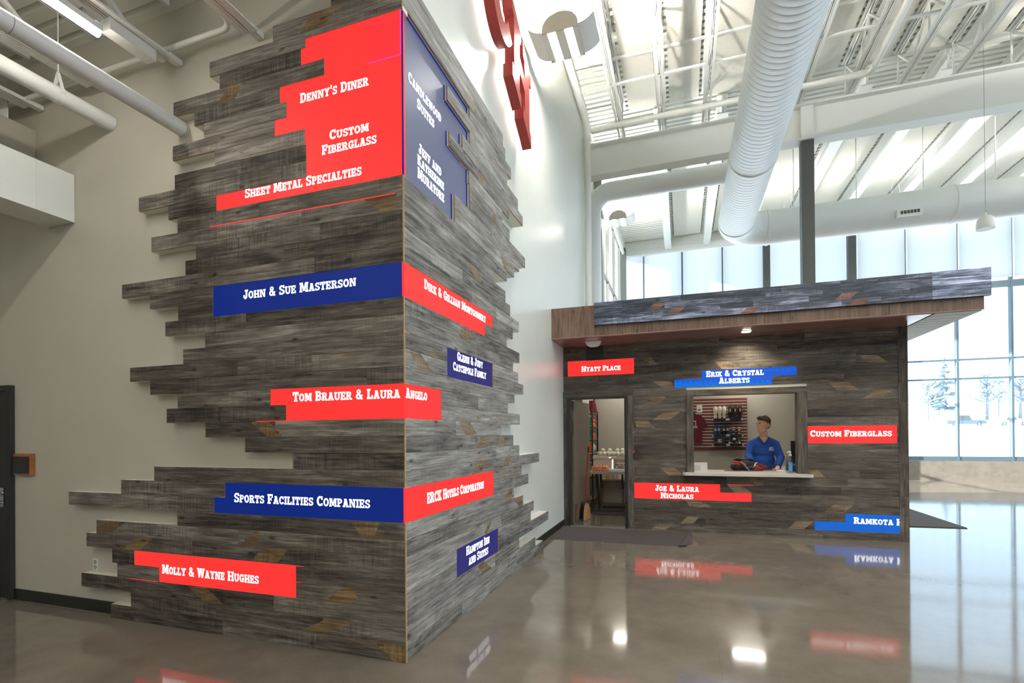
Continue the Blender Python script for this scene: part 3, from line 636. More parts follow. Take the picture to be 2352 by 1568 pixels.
rscreen('small indigo screen nearest the floor on the right plank face', [(*RMID[4], 4*RZ, 5*RZ), (*RMID[3], 3*RZ, 4*RZ)], m_purp, [('Hampton Inn', 3.93, 4.47, .48, .075), ('and Suites', 3.98, 4.435, .385, .075)], .006)

# ================================================================== left wing fittings
t = thing('rain_pipe', (-3.78, 0, 3.97), 'white overhead pipe tinted pink by the red screen, ending at the plank cladding', 'pipe')
b = MB(); b.tube([(-3.78, -6, 3.97), (-3.78, WL-.002, 3.97)], .058, 24); b.build('pipe_run', m_white, t, 40)
b = MB()
for y in (1.9, 3.0): b.tube([(-3.78, y-.01, 3.97), (-3.78, y-.006, 3.97)], .0595, 24)
b.build('coupling', m_seam, t, 40)
b = MB(); b.tube([(-3.78, .6, 4.03), (-3.78, .6, 4.95)], .006, 8); b.build('hanger_rod', m_white, t)
t = thing('rain_pipe', (-4.62, 0, 4.19), 'plain white overhead pipe on a hanger rod above the boxed soffit', 'pipe')
b = MB(); b.tube([(-4.62, -6, 4.19), (-4.62, WL-.002, 4.19)], .063, 24); b.build('pipe_run', m_white, t, 40)
b = MB(); b.tube([(-4.62, 2.62, 4.36), (-4.62, 2.62, 4.96)], .005, 8); b.bar((-4.62, 2.62, 4.37), (-4.685, 2.62, 4.19), .025, .005); b.bar((-4.62, 2.62, 4.37), (-4.555, 2.62, 4.19), .025, .005)
for y in (2.60, 2.64): b.tube([(-4.62, y-.006, 4.19), (-4.62, y+.006, 4.19)], .066, 24)
b.build('clevis_hanger', m_white, t, 40)
t = thing('sprinkler_pipe', (-4.5, 2.9, 4.55), 'thin white sprinkler pipe running along the left wall and bending towards the hall', 'pipe')
b = MB(); pth = [(-6.6, 2.9, 4.53), (-5.0, 2.9, 4.545), (-3.25, 2.9, 4.555)]
for i in range(1, 9): a = PI/2*i/8; pth.append((-3.25+.13*math.sin(a), 2.9-.13*(1-math.cos(a)), 4.555))
pth.append((-3.12, -3, 4.555)); b.tube(pth, .021, 12); b.build('pipe_run', m_white, t, 60)
b = MB(); b.tube([(-5.6, 2.9, 4.55), (-5.6, -4, 4.6)], .02, 10); b.tube([(-6.6, 2.2, 4.62), (-3.2, 2.2, 4.66)], .021, 10); b.build('branch', m_white, t, 60)
t = thing('strip_light', (-3.84, 1.2, 4.3), 'glowing linear strip light hanging beside a ceiling joist', 'lamp')
b = MB(); b.box(-3.87, -3.81, -.2, 2.43, 4.335, 4.375); b.build('housing', m_white, t)
b = MB(); b.tube([(-3.84, -.2, 4.325), (-3.84, 2.42, 4.325)], .03, 14); b.build('tube_lens', m_strip, t, 40)
b = MB(); b.tube([(-3.84, 2.2, 4.375), (-3.84, 2.2, 4.5)], .004, 6); b.tube([(-3.84, .4, 4.375), (-3.84, .4, 4.5)], .004, 6); b.build('hanger_wire', m_white, t)
t = thing('junction_box', (-3.84, 2.55, 4.38), 'white wiring box mounted at the end of the strip light', 'electrical box')
b = MB(); b.box(-3.90, -3.80, 2.47, 2.80, 4.385, 4.47); b.build('box_body', m_white, t)
b = MB(); b.tube([(-3.90, 2.5, 4.44), (-3.93, 2.46, 4.47), (-3.93, 2.40, 4.40), (-3.90, 2.38, 4.36)], .008, 8); b.build('cord', m_white, t, 60)
for x, lab, n in ((-6.9, 'second strip light further left under the low ceiling, glowing', 0), (-2.5, 'strip light over the open floor beside the camera, glowing', 1)):
    t = thing('strip_light', (x, -2, 4.3), lab, 'lamp')
    MB().box(x-.03, x+.03, -4.2, -.4, 4.335, 4.375).build('housing', m_white, t)
    MB().tube([(x, -4.2, 4.325), (x, -.4, 4.325)], .03, 14).build('tube_lens', m_strip, t, 40)
    MB().tube([(x, -3.5, 4.375), (x, -3.5, 4.97)], .004, 6).tube([(x, -1, 4.375), (x, -1, 4.97)], .004, 6).build('hanger_wire', m_white, t)
t = thing('boxed_soffit', (-5.27, 0, 3.41), 'white boxed duct soffit projecting from the left wall below the pipes', 'soffit')
MB().box(-5.45, -5.09, -7.5, WL-.003, 3.41, 3.83).build('box_body', m_white, t)
b = MB()
for y in (2.28, 2.72): b.box(-5.0905, -5.087, y, y+.012, 3.41, 3.83)
b.build('joint_strip', m_wallR, t)
t = thing('electrical_cabinet', (-5.75, 2.9, 3.85), 'grey metal cabinet with vent slots standing over the boxed soffit', 'cabinet')
MB().box(-5.93, -5.62, 2.74, 3.008, 3.83, 4.33).build('cabinet_body', m_wall, t)
b = MB()
for i in range(9): b.box(-5.83, -5.75, 2.736, 2.741, 4.02+i*.022, 4.03+i*.022)
b.build('vent_slots', m_seam, t)
b = MB()
for i in range(6): b.tube([(-5.88+i*.025, 2.87, 4.32), (-5.88+i*.025, 2.87, 4.5), (-5.98+i*.03, 2.85, 4.7)], .008, 8)
b.build('conduit', m_white, t, 60)
t = thing('electrical_cabinet', (-6.2, 2.85, 3.85), 'grey metal cabinet with a small latch at the far left picture edge', 'cabinet')
MB().box(-6.5, -5.96, 2.6, 3.008, 3.70, 4.34).build('cabinet_body', m_wall, t)
MB().box(-6.03, -6.0, 2.58, 2.6, 4.0, 4.03).tube([(-6.02, 2.585, 4.0), (-6.07, 2.58, 4.0)], .008, 8).build('latch', m_chrome, t)
t = thing('wall_plaque', (-5.765, 2.99, 1.17), 'small wooden plaque with a black panel beside the black door', 'plaque')
MB().box(-5.89, -5.645, 2.972, 3.009, 1.165, 1.36).build('wood_frame', m_lam if False else mat('orange_oak', rgb(150, 92, 48), .5, noise=.2, nscale=12), t)
MB().box(-5.882, -5.665, 2.967, 2.973, 1.18, 1.335).build('black_panel', m_black, t)
t = thing('wall_outlet', (-4.83, 3.0, .36), 'grey wall outlet between two low planks', 'outlet')
MB().box(-4.862, -4.802, 3.002, 3.0095, .355, .455).build('cover_plate', m_wallR, t)
for z in (.383, .427):
    b = MB(); b.lathe([(.018, 0), (.018, .005)], (-4.832, 2.998, z), 14, axis='y'); b.build('socket', m_seam, t)

# ================================================================== hall ducts, pipes, lamps
t = thing('spiral_duct', (1.26, 10, 6.53), 'big white spiral duct crossing the hall and turning along the windows', 'duct')
b = MB(); rD = .405; XD = 1.26; ZD = 6.53; YD = 13.75
def ribbed(mb, p0, ax, L, r):
    n = int(L/.11); prof = []
    for i in range(n):
        h = i*L/n; prof += [(r, h), (r, h+L/n-.012), (r-.007, h+L/n-.006), (r, h+L/n-.001)]
    mb.lathe(prof, p0, 40, axis=ax)
ribbed(b, (XD, 1.0, ZD), 'y', 12.05, rD); b.build('main_run', m_duct, t, 60)
b = MB(); pth = [(XD, 13.05, ZD)]
for i in range(1, 12):
    a = PI/2*i/12; pth.append((XD+.75-.75*math.cos(a), 13.05+.7*math.sin(a), ZD))
pth.append((XD+.75, YD, ZD)); b.tube(pth, rD, 40); b.build('elbow', m_duct, t, 50)
b = MB(); b.tube([(XD+.75, YD, ZD), (14.2, YD, ZD)], rD, 40); b.build('cross_run', m_duct, t, 50)
for p, ax in (((XD, 5.1, ZD), 'y'), ((XD, 10.05, ZD), 'y'), ((XD, 13.0, ZD), 'y'), ((XD+.75, YD, ZD), 'x'), ((5.7, YD, ZD), 'x')):
    b = MB(); b.lathe([(rD, -.03), (rD+.014, -.02), (rD+.014, .02), (rD, .03)], p, 40, axis=ax); b.build('joint_band', m_duct, t, 50)
for x in (2.6, 3.9, 5.2, 6.5, 7.8): MB().tube([(x, YD, ZD+rD-.02), (x, YD, DK-.04)], .012, 8).build('hanger', m_white, t)
g = MB().box(4.56, 5.03, YD-rD-.02, YD-rD+.1, 6.27, 6.42).build('grille', m_white, t)
b = MB()
for i in range(6): b.box(4.62+i*.061, 4.665+i*.061, YD-rD-.026, YD-rD-.019, 6.31, 6.38)
b.build('slots', m_black, g)
t = thing('branch_duct', (-.5, 11.4, 6.95), 'slimmer white duct branching off the big spiral duct and dropping at the wall end', 'duct')
b = MB(); zB = 6.93; yB = 11.42; rB = .205; pth = [(XD-.1, yB, zB), (-1.45, yB, zB)]
for i in range(1, 13): a = PI/2*i/12; pth.append((-1.45-.45*math.sin(a), yB, zB-.45*(1-math.cos(a))))
pth.append((-1.90, yB, 3.405)); b.tube(pth, rB, 28); b.build('duct_run', m_duct, t, 50)
b = MB(); b.tube([(.93, yB, zB), (.99, yB, zB)], rB+.02, 28); b.build('tap_collar', m_duct, t, 50)
t = thing('sprinkler_pipe', (1, 10.3, 7.72), 'white sprinkler main crossing under the hall joists with a bend towards the camera', 'pipe')
b = MB(); pth = [(-1.72, 10.28, 7.70), (3.02, 10.22, 7.70)]
for i in range(1, 9): a = PI/2*i/8; pth.append((3.02+.12*math.sin(a), 10.22-.12*(1-math.cos(a)), 7.70))
pth.append((3.14, 2, 7.70)); b.tube(pth, .055, 16); b.build('pipe_run', m_white, t, 50)
b = MB(); b.tube([(-.1, 10.27, 7.70), (-.02, 10.27, 7.70)], .062, 16); b.tube([(2.92, 10.22, 7.70), (3.03, 10.22, 7.70)], .062, 16); b.tube([(3.14, 10.1, 7.70), (3.14, 10.0, 7.70)], .062, 16); b.build('coupling', m_white, t, 50)
t = thing('sprinkler_pipe', (5, 12.3, 7.93), 'thin white sprinkler line under the window bay beams', 'pipe')
b = MB(); b.tube([(-1.3, 12.4, 7.95), (12, 12.4, 7.95)], .022, 10); b.build('pipe_run', m_white, t, 50)
for x in (.4, 2.9, 5.3, 7.7): MB().tube([(x, 12.4, 7.95), (x, 12.4, DK-.07)], .008, 6).build('drop_rod', m_white, t)
t = thing('roof_drain_pipe', (-1.76, 6, 7.8), 'white drain pipe along the top of the tall wall dropping at its far end', 'pipe')
b = MB(); pth = [(-1.78, 1.0, 7.8), (-1.78, 10.0, 7.8)]
for i in range(1, 9): a = PI/2*i/8; pth.append((-1.78, 10.0+.2*math.sin(a), 7.8-.2*(1-math.cos(a))))
pth.append((-1.78, 10.2, 3.35)); b.tube(pth, .068, 18); b.build('pipe_run', m_white, t, 50)
MB().tube([(-1.78, 10.2, 7.52), (-1.78, 10.2, 7.44)], .078, 18).build('coupling', m_white, t, 50)

def highbay(loc, label, group=None, um=None):
    x, y, z = loc
    t = thing('high_bay_lamp', loc, label, 'lamp', group)
    b = MB(); b.box(x-.19, x+.19, y-.24, y+.24, z+.05, z+.10); b.box(x-.055, x+.055, y-.24, y+.24, z+.0, z+.05)
    b.box(x-.20, x-.155, y-.24, y+.24, z+.0, z+.05); b.box(x+.155, x+.20, y-.24, y+.24, z+.0, z+.05); b.build('housing', m_grey if False else m_wallR, t)
    for sx in (-1, 1):
        MB().box(x+sx*.105-.046, x+sx*.105+.046, y-.235, y+.235, z+.012, z+.03).build('diffuser', m_lamp, t)
        b = MB(); n = 8; k = []
        for i in range(n+1):
            a = math.radians(-8+62*i/n); k.append((x+sx*(.20+.26*math.sin(a)), z+.28-.26*math.cos(a)))
        for i in range(n):
            b.face([(k[i][0], y-.24, k[i][1]), (k[i+1][0], y-.24, k[i+1][1]), (k[i+1][0], y+.24, k[i+1][1]), (k[i][0], y+.24, k[i][1])])
            b.face([(k[i][0], y-.24, k[i][1]+.008), (k[i+1][0], y-.24, k[i+1][1]+.008), (k[i+1][0], y+.24, k[i+1][1]+.008), (k[i][0], y+.24, k[i][1]+.008)])
        b.build('reflector_wing', m_chrome if False else m_white, t)
    for sy in (-1, 1):
        b = MB(); poly = [(-.22, 0)]+[(.22*-math.cos(PI*i/12), .06+.17*math.sin(PI*i/12)) for i in range(13)]+[(.22, 0)]
        b.prism(poly, (x, y+sy*.245, z), X3, Z3, Y3*.008); b.build('end_plate', m_wall, t)
    MB().box(x-.13, x+.13, y-.22, y+.22, z+.101, z+.112).build('uplight_diffuser', um or m_uplamp, t)
    b = MB()
    for sx in (-1, 1): b.tube([(x, y, DK-.01), (x+sx*.15, y, z+.1)], .004, 6)
    b.build('hanger_wire', m_white, t)
    return t
highbay((-1.36, 6.18, 6.36), 'large bright high bay lamp with curved wings hung close to the tall wall')
for x, lab in ((2.75, 'added high bay lamp hidden behind the cross duct nearest its elbow'), (5.2, 'added high bay lamp hidden behind the cross duct beside its grille')): highbay((x, 15.3, 6.98), lab, None, m_uplow)  # unseen lamps added to brighten the window bay ceiling
highbay((-1.55, 13.6, 7.1), 'small distant high bay lamp with curved wings by the side window')
for x in (2.0, 6.5, 11.0):
    for y in (-4.0, 1.0): highbay((x, y, 7.0), 'added unseen high bay lamp with curved wings over the hall floor', 'added high bay lamps over the hall')  # out-of-view lamps added to light the hall
for p_ in ((.6, 3.0, 7.0), (2.8, 3.6, 7.2), (6.5, 5.2, 7.6), (11.0, 5.2, 7.6), (8.3, 13.0, 7.2), (9.7, 16.4, 7.2), (11.2, 13.0, 7.2), (13.4, 16.4, 7.2), (9.0, 9.5, 7.2), (13.5, 9.5, 7.2)): highbay(p_, 'added unseen high bay lamp with curved wings over the hall floor', 'added high bay lamps over the hall')  # more unseen lamps added to brighten hall, tall wall and bay
t = thing('pendant_lamp', (4.87, 10.6, 4.9), 'matt white dome pendant lamp on a thin cable', 'lamp')
b = MB(); b.lathe([(.122, 0), (.126, .02), (.124, .11), (.108, .17), (.07, .215), (.022, .235), (.018, .27), (.001, .272)], (4.87, 10.6, 4.90), 28); b.build('shade', m_white, t, 40)
MB().tube([(4.87, 10.6, 5.17), (4.87, 10.6, DK-.03)], .004, 6).build('cable', m_seam, t)
MB().lathe([(.001, .045), (.05, .05), (.05, .06)], (4.87, 10.6, 4.87), 16).build('bulb', m_white, t, 40)

# red halo-lit letters on the tall wall
def chan(label, poly):
    t = thing('channel_letter', (-1.76, min(a for a, _ in poly), min(c for _, c in poly)), label, 'sign letter', 'red sign letters on the tall wall')
    b = MB(); b.prism(poly, (-1.80, 0, 0), Y3, Z3, X3*.11, 0, 1); b.build('letter_body', [m_redpaint, m_redside], t, 35)
    cy = sum(a for a, _ in poly)/len(poly); cz = sum(c for _, c in poly)/len(poly)
    h = MB(); h.prism([(cy+(a-cy)*.97, cz+(c-cz)*.97) for a, c in poly], (-1.835, 0, 0), Y3, Z3, X3*.012); h.build('halo_light', m_halo, t)
def ring(cy, cz, ry, rz, k): return [(cy+ry*math.cos(math.radians(a)), cz+rz*math.sin(math.radians(a))) for a in k]
ks = [50+260*i/40 for i in range(41)]
chan('big red halo-lit letter C on the tall wall', ring(4.86, 6.18, .40, .66, ks)+ring(4.86, 6.18, .21, .46, ks[::-1]))
def sh(q, k=-.62, y0=5.13): return [(a, c+(a-y0)*k) for a, c in q]
hz = 5.36
H_ = [(5.13, 0), (5.43, 0), (5.43, .14), (5.38, .14), (5.38, .36), (5.57, .36), (5.57, .14), (5.51, .14), (5.51, 0), (5.82, 0), (5.82, .14), (5.76, .14), (5.76, .72), (5.82, .72), (5.82, .86), (5.51, .86), (5.51, .72), (5.57, .72), (5.57, .52), (5.38, .52), (5.38, .72), (5.43, .72), (5.43, .86), (5.13, .86), (5.13, .72), (5.19, .72), (5.19, .14), (5.13, .14)]
chan('big red halo-lit letter H, last of the red sign letters on the tall wall', sh([(a, hz+c) for a, c in H_]))

# ================================================================== plank-faced kiosk
KY, KX0, KX1, KP, KO = 8.22, WR, 2.906, .1235, -.014
KH = 2.945
DX0, DX1, DZ = -1.80, -.838, 2.125        # door opening
WX0, WX1, WZ0, WZ1 = .16, 1.575, .90, 2.08  # counter window
kiosk = thing('plank_faced_kiosk', (.5, KY, 0), 'dark plank-faced kiosk with overhanging canopy, doorway and service window', 'kiosk')
b = MB()   # stud wall with its two openings
for x0, x1, z0, z1 in ((KX0, DX0, 0, KH), (DX0, DX1, DZ, KH), (DX1, WX0, 0, KH), (WX0, WX1, 0, WZ0-.05), (WX0, WX1, WZ1, KH), (WX1, KX1-.01, 0, KH)):
    b.box(x0, x1, KY+.012, KY+.15, z0, z1)
b.build('front_wall', m_wall, kiosk)
MB().box(KX1-.15, KX1, KY+.15, 11.9, 0, KH).build('side_wall', m_wall, kiosk)
KLED = {22:(), 20:(-1.79,-.72), 21:(-1.79,-.72), 19:(.29,1.57), 18:(-.11,1.25), 11:(1.70,2.78), 12:(1.70,2.78), 5:(-.74,.53), 4:(-.74,.96), 2:(2.16,2.86), 1:(1.78,2.86)}
del KLED[22]
CBX = 2.80
b = MB(); rng = random.Random(21)
for r in range(25):
    z0, z1 = max(0.0, KO+r*KP), min(KH, KO+(r+1)*KP)
    if z1-z0 < .01: continue
    iv = [(KX0+.01, CBX)]
    def cut(iv, a, c):
        out = []
        for x0, x1 in iv:
            if c <= x0 or a >= x1: out.append((x0, x1)); continue
            if a > x0: out.append((x0, a))
            if c < x1: out.append((c, x1))
        return out
    if z0 < DZ+.03: iv = cut(iv, DX0-.09, DX1+.105)
    if WZ0-.03 < z1 and z0 < WZ1+.05: iv = cut(iv, WX0-.10, WX1+.125)
    if r in KLED: iv = cut(iv, *KLED[r])
    if r in (22, 23): iv = cut(iv, -1.48, -1.20)
    for x0, x1 in iv:
        x = x0
        while x < x1-1e-6:
            n = x+rng.uniform(.5, 1.6)
            if x1-n < .35: n = x1
            b.box(x, n, KY, KY+.012, z0+.0008, z1-.0008, 0, rng.random(), fm={'-z': 1, '+z': 1}); x = n
for q in [[(-.45,2.34),(-.16,2.317),(-.12,2.219),(-.29,2.221)],[(-.57,1.981),(-.46,2.064),(-.23,2.073),(-.35,1.979)],[(-.44,1.733),(-.29,1.828),(-.03,1.838),(-.18,1.734)],[(-.72,1.714),(-.52,1.706),(-.4,1.606),(-.69,1.618)],
          [(-.34,.959),(-.13,.962),(.03,.867),(-.21,.859)],[(.63,.719),(.83,.72),(.97,.631),(.73,.628)],[(.02,.464),(.27,.465),(.42,.375),(.12,.363)],[(-.5,.01),(-.37,.1),(-.14,.106),(-.28,.01)],[(-.05,.138),(.06,.222),(.24,.23),(.14,.143)],
          [(-.6,2.684),(-.46,2.694),(-.36,2.591),(-.5,2.591)],[(.47,2.572),(.69,2.568),(.83,2.481),(.57,2.489)],[(.91,.847),(1.16,.852),(1.11,.766),(1.03,.764)],[(1.72,.977),(1.82,.982),(1.92,.887),(1.74,.878)],[(1.44,.142),(1.55,.235),(1.77,.235),(1.65,.146)],
          [(2.33,2.574),(2.56,2.56),(2.69,2.484),(2.46,2.486)],[(1.97,2.22),(2.22,2.218),(2.34,2.124),(2.07,2.129)],[(2.37,1.987),(2.54,2.077),(2.75,2.083),(2.6,1.988)],[(1.89,.398),(2.02,.475),(2.26,.478),(2.14,.395)]]:
    patch(b, snap(q, KP, KO), KY, 'x')
b.build('front_planks', [m_wk, m_edge, m_tank], kiosk)
b = MB(); z = 0
for h in (.62, .45, .82, .60, .455): b.box(CBX, KX1+.004, KY-.004, KY+.10, z+.001, z+h-.001, 0, rng.random()); z += h
b.build('corner_board', m_wkv, kiosk)
# canopy
cp = MB(); cp.box(KX0, 3.40, 7.45, 11.9, KH, 3.40); cp.build('canopy', m_lam, kiosk)
b = MB(); b.box(KX0, 3.402, 7.448, 7.462, KH-.004, KH+.006); b.build('canopy_lip', m_soff, kiosk)
b = MB(); b.box(KX0+.005, 2.90, 7.47, KY, KH-.012, KH-.0005); b.build('front_soffit', m_soff, kiosk)
b = MB()
for i in range(24): b.box(2.93, 3.39, 7.48+i*.18, 7.48+i*.18+.165, KH-.012, KH-.0005)
b.build('side_soffit', m_soffw, kiosk)
b = MB()
for x in (-.4, 1.05, 2.45): b.box(x, x+.006, 7.446, 7.4495, 2.96, 3.08)
b.build('laminate_joint', m_rubber, kiosk)
# trim round door and window
b = MB()
b.box(DX0-.09, DX0-.012, KY-.012, KY+.012, 0, 2.20, 0, .2); b.build('door_casing', m_wkv, kiosk)
MB().box(DX1+.012, DX1+.105, KY-.012, KY+.012, 0, 2.10, 0, .6).build('door_casing', m_wkv, kiosk)
MB().box(DX0-.09, DX1+.105, KY-.014, KY+.012, 2.112, 2.205, 0, .35).build('door_casing', m_wk, kiosk)
MB().box(WX0-.10, WX0+.004, KY-.02, KY+.16, WZ0-.02, WZ1, 0, .5).build('window_casing', m_wkv, kiosk)
MB().box(WX1-.004, WX1+.125, KY-.02, KY+.16, WZ0-.02, WZ1-.004, 0, .3).build('window_casing', m_wkv, kiosk)
MB().box(WX0-.10, WX1+.125, KY-.004, KY+.16, WZ1-.004, WZ1+.085, 0, .45).build('window_casing', m_wk, kiosk)
def kscreen(label, rects, m, texts, extra=None): return lscreen(label, rects, m, texts, extra, .002, KY)
def krow(r): return (*KLED[r], KO+r*KP, KO+(r+1)*KP)
kscreen('red screen on the kiosk front above the doorway', [krow(20), krow(21)], m_red, [('Hyatt Place', -1.56, -.93, 2.525, .085)])
def saw(t):
    q = MB(); x = -.11
    z0 = KO+18*KP
    q.face([(-.11, KY+.001, z0), (1.25, KY+.001, z0), (1.25, KY+.001, z0+.035), (-.11, KY+.001, z0+.075)])
    for i in range(19):
        x = -.11+i*.0715; zb = z0+.075-.04*i/19; q.face([(x, KY+.001, zb-.01), (x+.07, KY+.001, zb-.012), (x+.005, KY+.001, zb+.034)])
    for i in range(17):
        x = .30+i*.0745; q.face([(x, KY+.001, KO+20*KP-.045), (x+.06, KY+.001, KO+20*KP-.03), (x+.07, KY+.001, KO+20*KP-.052)])
    q.build('wave_pattern', m_blueB, t, fixn=False)
kscreen('stepped blue screen above the service window', [krow(19), krow(18)], m_blueA, [('Erik & Crystal', .35, 1.14, 2.355, .088), ('Alberts', .53, .95, 2.248, .088)], saw)
kscreen('red screen right of the service window at the kiosk corner', [krow(11), krow(12)], m_red, [('Custom Fiberglass', 1.735, 2.72, 1.44, .088)])
kscreen('stepped red screen below the service counter', [krow(5), krow(4)], m_red, [('Joe & Laura', -.41, .23, .605, .09), ('Nicholas', -.33, .15, .495, .085)],
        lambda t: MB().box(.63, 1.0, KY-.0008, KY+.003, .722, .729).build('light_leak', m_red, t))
kscreen('azure screen at the kiosk foot, its lettering cut off by the corner', [(2.16, 2.86, KO+2*KP, KO+3*KP), (1.78, 2.86, KO+KP, KO+2*KP)], m_blueC, [('Ramkota Ho', 2.26, 2.90, .222, .088, .60)])
# plank picture on the canopy's long screen
t = thing('led_ribbon_screen', (1.1, 7.42, 3.09), 'long screen along the kiosk canopy edge showing a picture of bluish planks', 'screen')
b = MB(); rng = random.Random(5); b.box(-1.215, 3.45, 7.405, 7.449, 3.095, 3.425, 3, .5)
nr = 4; h = .328/nr
for r in range(nr):
    x = -1.213
    while x < 3.447:
        n = min(3.448, x+rng.uniform(.4, 1.3)); n = 3.448 if 3.448-n < .3 else n
        if x < 2.88 < n: n = 2.88
        tn = rng.random()*(.6 if r > 1 else .9)+(.35 if x > 2.8 else 0)
        b.face([(x, 7.404, 3.096+r*h), (n, 7.404, 3.096+r*h), (n, 7.404, 3.096+(r+1)*h), (x, 7.404, 3.096+(r+1)*h)], 1 if x >= 2.87 else 0, tn); x = n
b.build('display', [m_vid, m_vid2, m_vid, m_black], t)
b = MB()
for x, r in ((-.45, 2), (.75, 0), (1.85, 1), (-.2, 1), (2.0, 0)):
    z0 = 3.096+r*h+.004; b.face([(x, 7.4032, z0), (x+.17, 7.4032, z0), (x+.25, 7.4032, z0+h-.01), (x+.08, 7.4032, z0+h-.01)])
b.build('picture_knots', wood('video_tan', 'x', ((.03,.015,.012),(.10,.05,.035),(.18,.09,.065),(.26,.15,.11),(.14,.07,.05)), .4, .3, emit=.6, tint=(.9, .8, .9)), t, fixn=False)
# small fittings
t = thing('wall_vent', (-1.34, KY, 2.75), 'dark louvred vent under the canopy above the red sign', 'vent')
b = MB(); b.box(-1.48, -1.20, KY, KY+.011, 2.70, 2.94)
b.build('vent_frame', m_rubber, t)
b = MB()
for i in range(9): b.box(-1.465, -1.215, KY-.004, KY, 2.715+i*.024, 2.727+i*.024)
b.build('louvres', m_black, t)
t = thing('emergency_light', (-1.30, 7.84, 2.85), 'white emergency light on the canopy underside above the doorway', 'lamp')
b = MB(); b.prism([(-.12, 0), (-.09, -.055), (-.05, -.075), (.05, -.075), (.09, -.055), (.12, 0)], (-1.30, 7.78, 2.932), X3, Z3, Y3*.10); b.build('lamp_body', m_white, t)
MB().box(-1.395, -1.205, 7.775, 7.78, 2.872, 2.924).build('lens', m_wallR, t)
t = thing('recessed_downlight', (.86, 7.79, 2.93), 'small square downlight glowing in the canopy underside', 'lamp')
MB().box(.80, .93, 7.73, 7.86, 2.926, 2.9335).build('trim_ring', m_white, t)
MB().box(.815, .915, 7.745, 7.845, 2.922, 2.927).build('diffuser', m_down, t)
sl = bpy.data.lights.new('downlight_beam', 'SPOT'); sl.energy = 75; sl.color = (1, .88, .68); sl.spot_size = 1.9; sl.spot_blend = .7; sl.shadow_soft_size = .05
so = bpy.data.objects.new('downlight_beam', sl); COL.objects.link(so); so.location = (.865, 7.80, 2.915); so.rotation_euler = Vector((0, .42, -.8)).to_track_quat('-Z', 'Y').to_euler()
t = thing('card_reader', (-.69, KY, 1.1), 'black card reader with a red light beside the doorway', 'card reader')
MB().box(-.735, -.655, KY-.03, KY-.013, 1.105, 1.245).build('reader_body', m_black, t)
MB().box(-.732, -.722, KY-.033, KY-.03, 1.20, 1.235).build('indicator', m_red, t)
b = MB()
poly = [(.03, 8.02), (1.70, 8.02)]+[(1.70+.035*math.sin(a), 8.055-.035*math.cos(a)) for a in (0.4, .8, 1.2, 1.57)]+[(1.735, 8.19), (1.572, 8.19), (1.572, 8.85), (.163, 8.85), (.163, 8.19), (.0, 8.19), (.0, 8.055)]
b.prism(poly, (0, 0, .868), X3, Y3, Z3*.04); tag(b.build('service_counter', mat('counter_quartz', rgb(196, 190, 182), .3)), 'pale solid service counter with rounded corners under the kiosk window', 'counter')

# kiosk door, open into the room
d = struct('door_2', (-1.3, KY, 0))
b = MB(); b.box(DX0-.012, DX0+.04, KY-.012, KY+.15, 0, DZ-.05); b.box(DX1-.04, DX1+.012, KY-.012, KY+.15, 0, DZ-.05); b.box(DX0-.012, DX1+.012, KY-.012, KY+.15, DZ-.05, DZ); b.build('door_frame', m_black, d)
b = MB(); b.box(DX0+.012, DX1-.04, KY, KY+.15, 0, .012); b.build('threshold', m_chrome, d)
leafA = math.radians(83); hx, hy = DX0+.055, KY+.155
def LP(u, n, z): return (hx+u*math.cos(leafA)-n*math.sin(leafA), hy+u*math.sin(leafA)+n*math.cos(leafA), z)
def lbox(b, u0, u1, n0, n1, z0, z1):
    k = len(b.v); b.v += [LP(u, n, z) for z in (z0, z1) for n in (n0, n1) for u in (u0, u1)]
    for f in ((0, 2, 3, 1), (4, 5, 7, 6), (0, 1, 5, 4), (2, 6, 7, 3), (0, 4, 6, 2), (1, 3, 7, 5)): b.f.append(tuple(k+i for i in f)); b.m.append(0); b.t.append(.5)
    return b
lf = lbox(MB(), 0, .86, -.02, .022, .012, 2.06).build('door_leaf', mat('door_taupe', rgb(112, 100, 90), .35), d)
lbox(MB(), .02, .84, -.024, -.02, .03, .32).build('kick_plate', m_chrome, lf)
b = MB(); b.tube([LP(.79, -.02, .98), LP(.79, -.075, .98), LP(.67, -.08, .98)], .011, 8); b.tube([LP(.79, -.02, .98), LP(.79, -.03, .98)], .028, 12); b.tube([LP(.79, .02, .98), LP(.79, .07, .98), LP(.67, .075, .98)], .011, 8)
b.build('door_handle', m_chrome, lf, 40)
for z in (.25, 1.02, 1.80):
    MB().box(DX0+.018, DX0+.05, KY+.125, KY+.152, z, z+.12).build('hinge', m_chrome, d)
lbox(MB(), -.025, .0, -.02, .02, 1.5, 1.72).build('strike_plate', m_chrome, d)

# the room inside
RBY = 11.17
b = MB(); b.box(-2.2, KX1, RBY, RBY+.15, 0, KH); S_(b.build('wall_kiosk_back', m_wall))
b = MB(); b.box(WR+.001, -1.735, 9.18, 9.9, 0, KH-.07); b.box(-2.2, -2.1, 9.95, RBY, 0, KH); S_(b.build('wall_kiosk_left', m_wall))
b = MB(); b.box(-2.1, KX1-.15, KY+.151, RBY, KH-.06, KH-.001); S_(b.build('ceiling_kiosk', m_white))
for x, y, lab in ((1.25, 9.35, 'flat ceiling panel light over the service window'), (1.2, 10.9, 'flat ceiling panel light by the slat wall'), (-1.15, 9.7, 'flat ceiling panel light just inside the kiosk doorway'), (-1.15, 11.0, 'flat ceiling panel light above the storage table')):
    t = thing('troffer_light', (x, y, KH-.07), lab, 'lamp')
    MB().box(x-.31, x+.31, y-.16, y+.16, KH-.075, KH-.061).build('frame', m_white, t)
    MB().box(x-.28, x+.28, y-.14, y+.14, KH-.082, KH-.074).build('diffuser', m_trof, t)
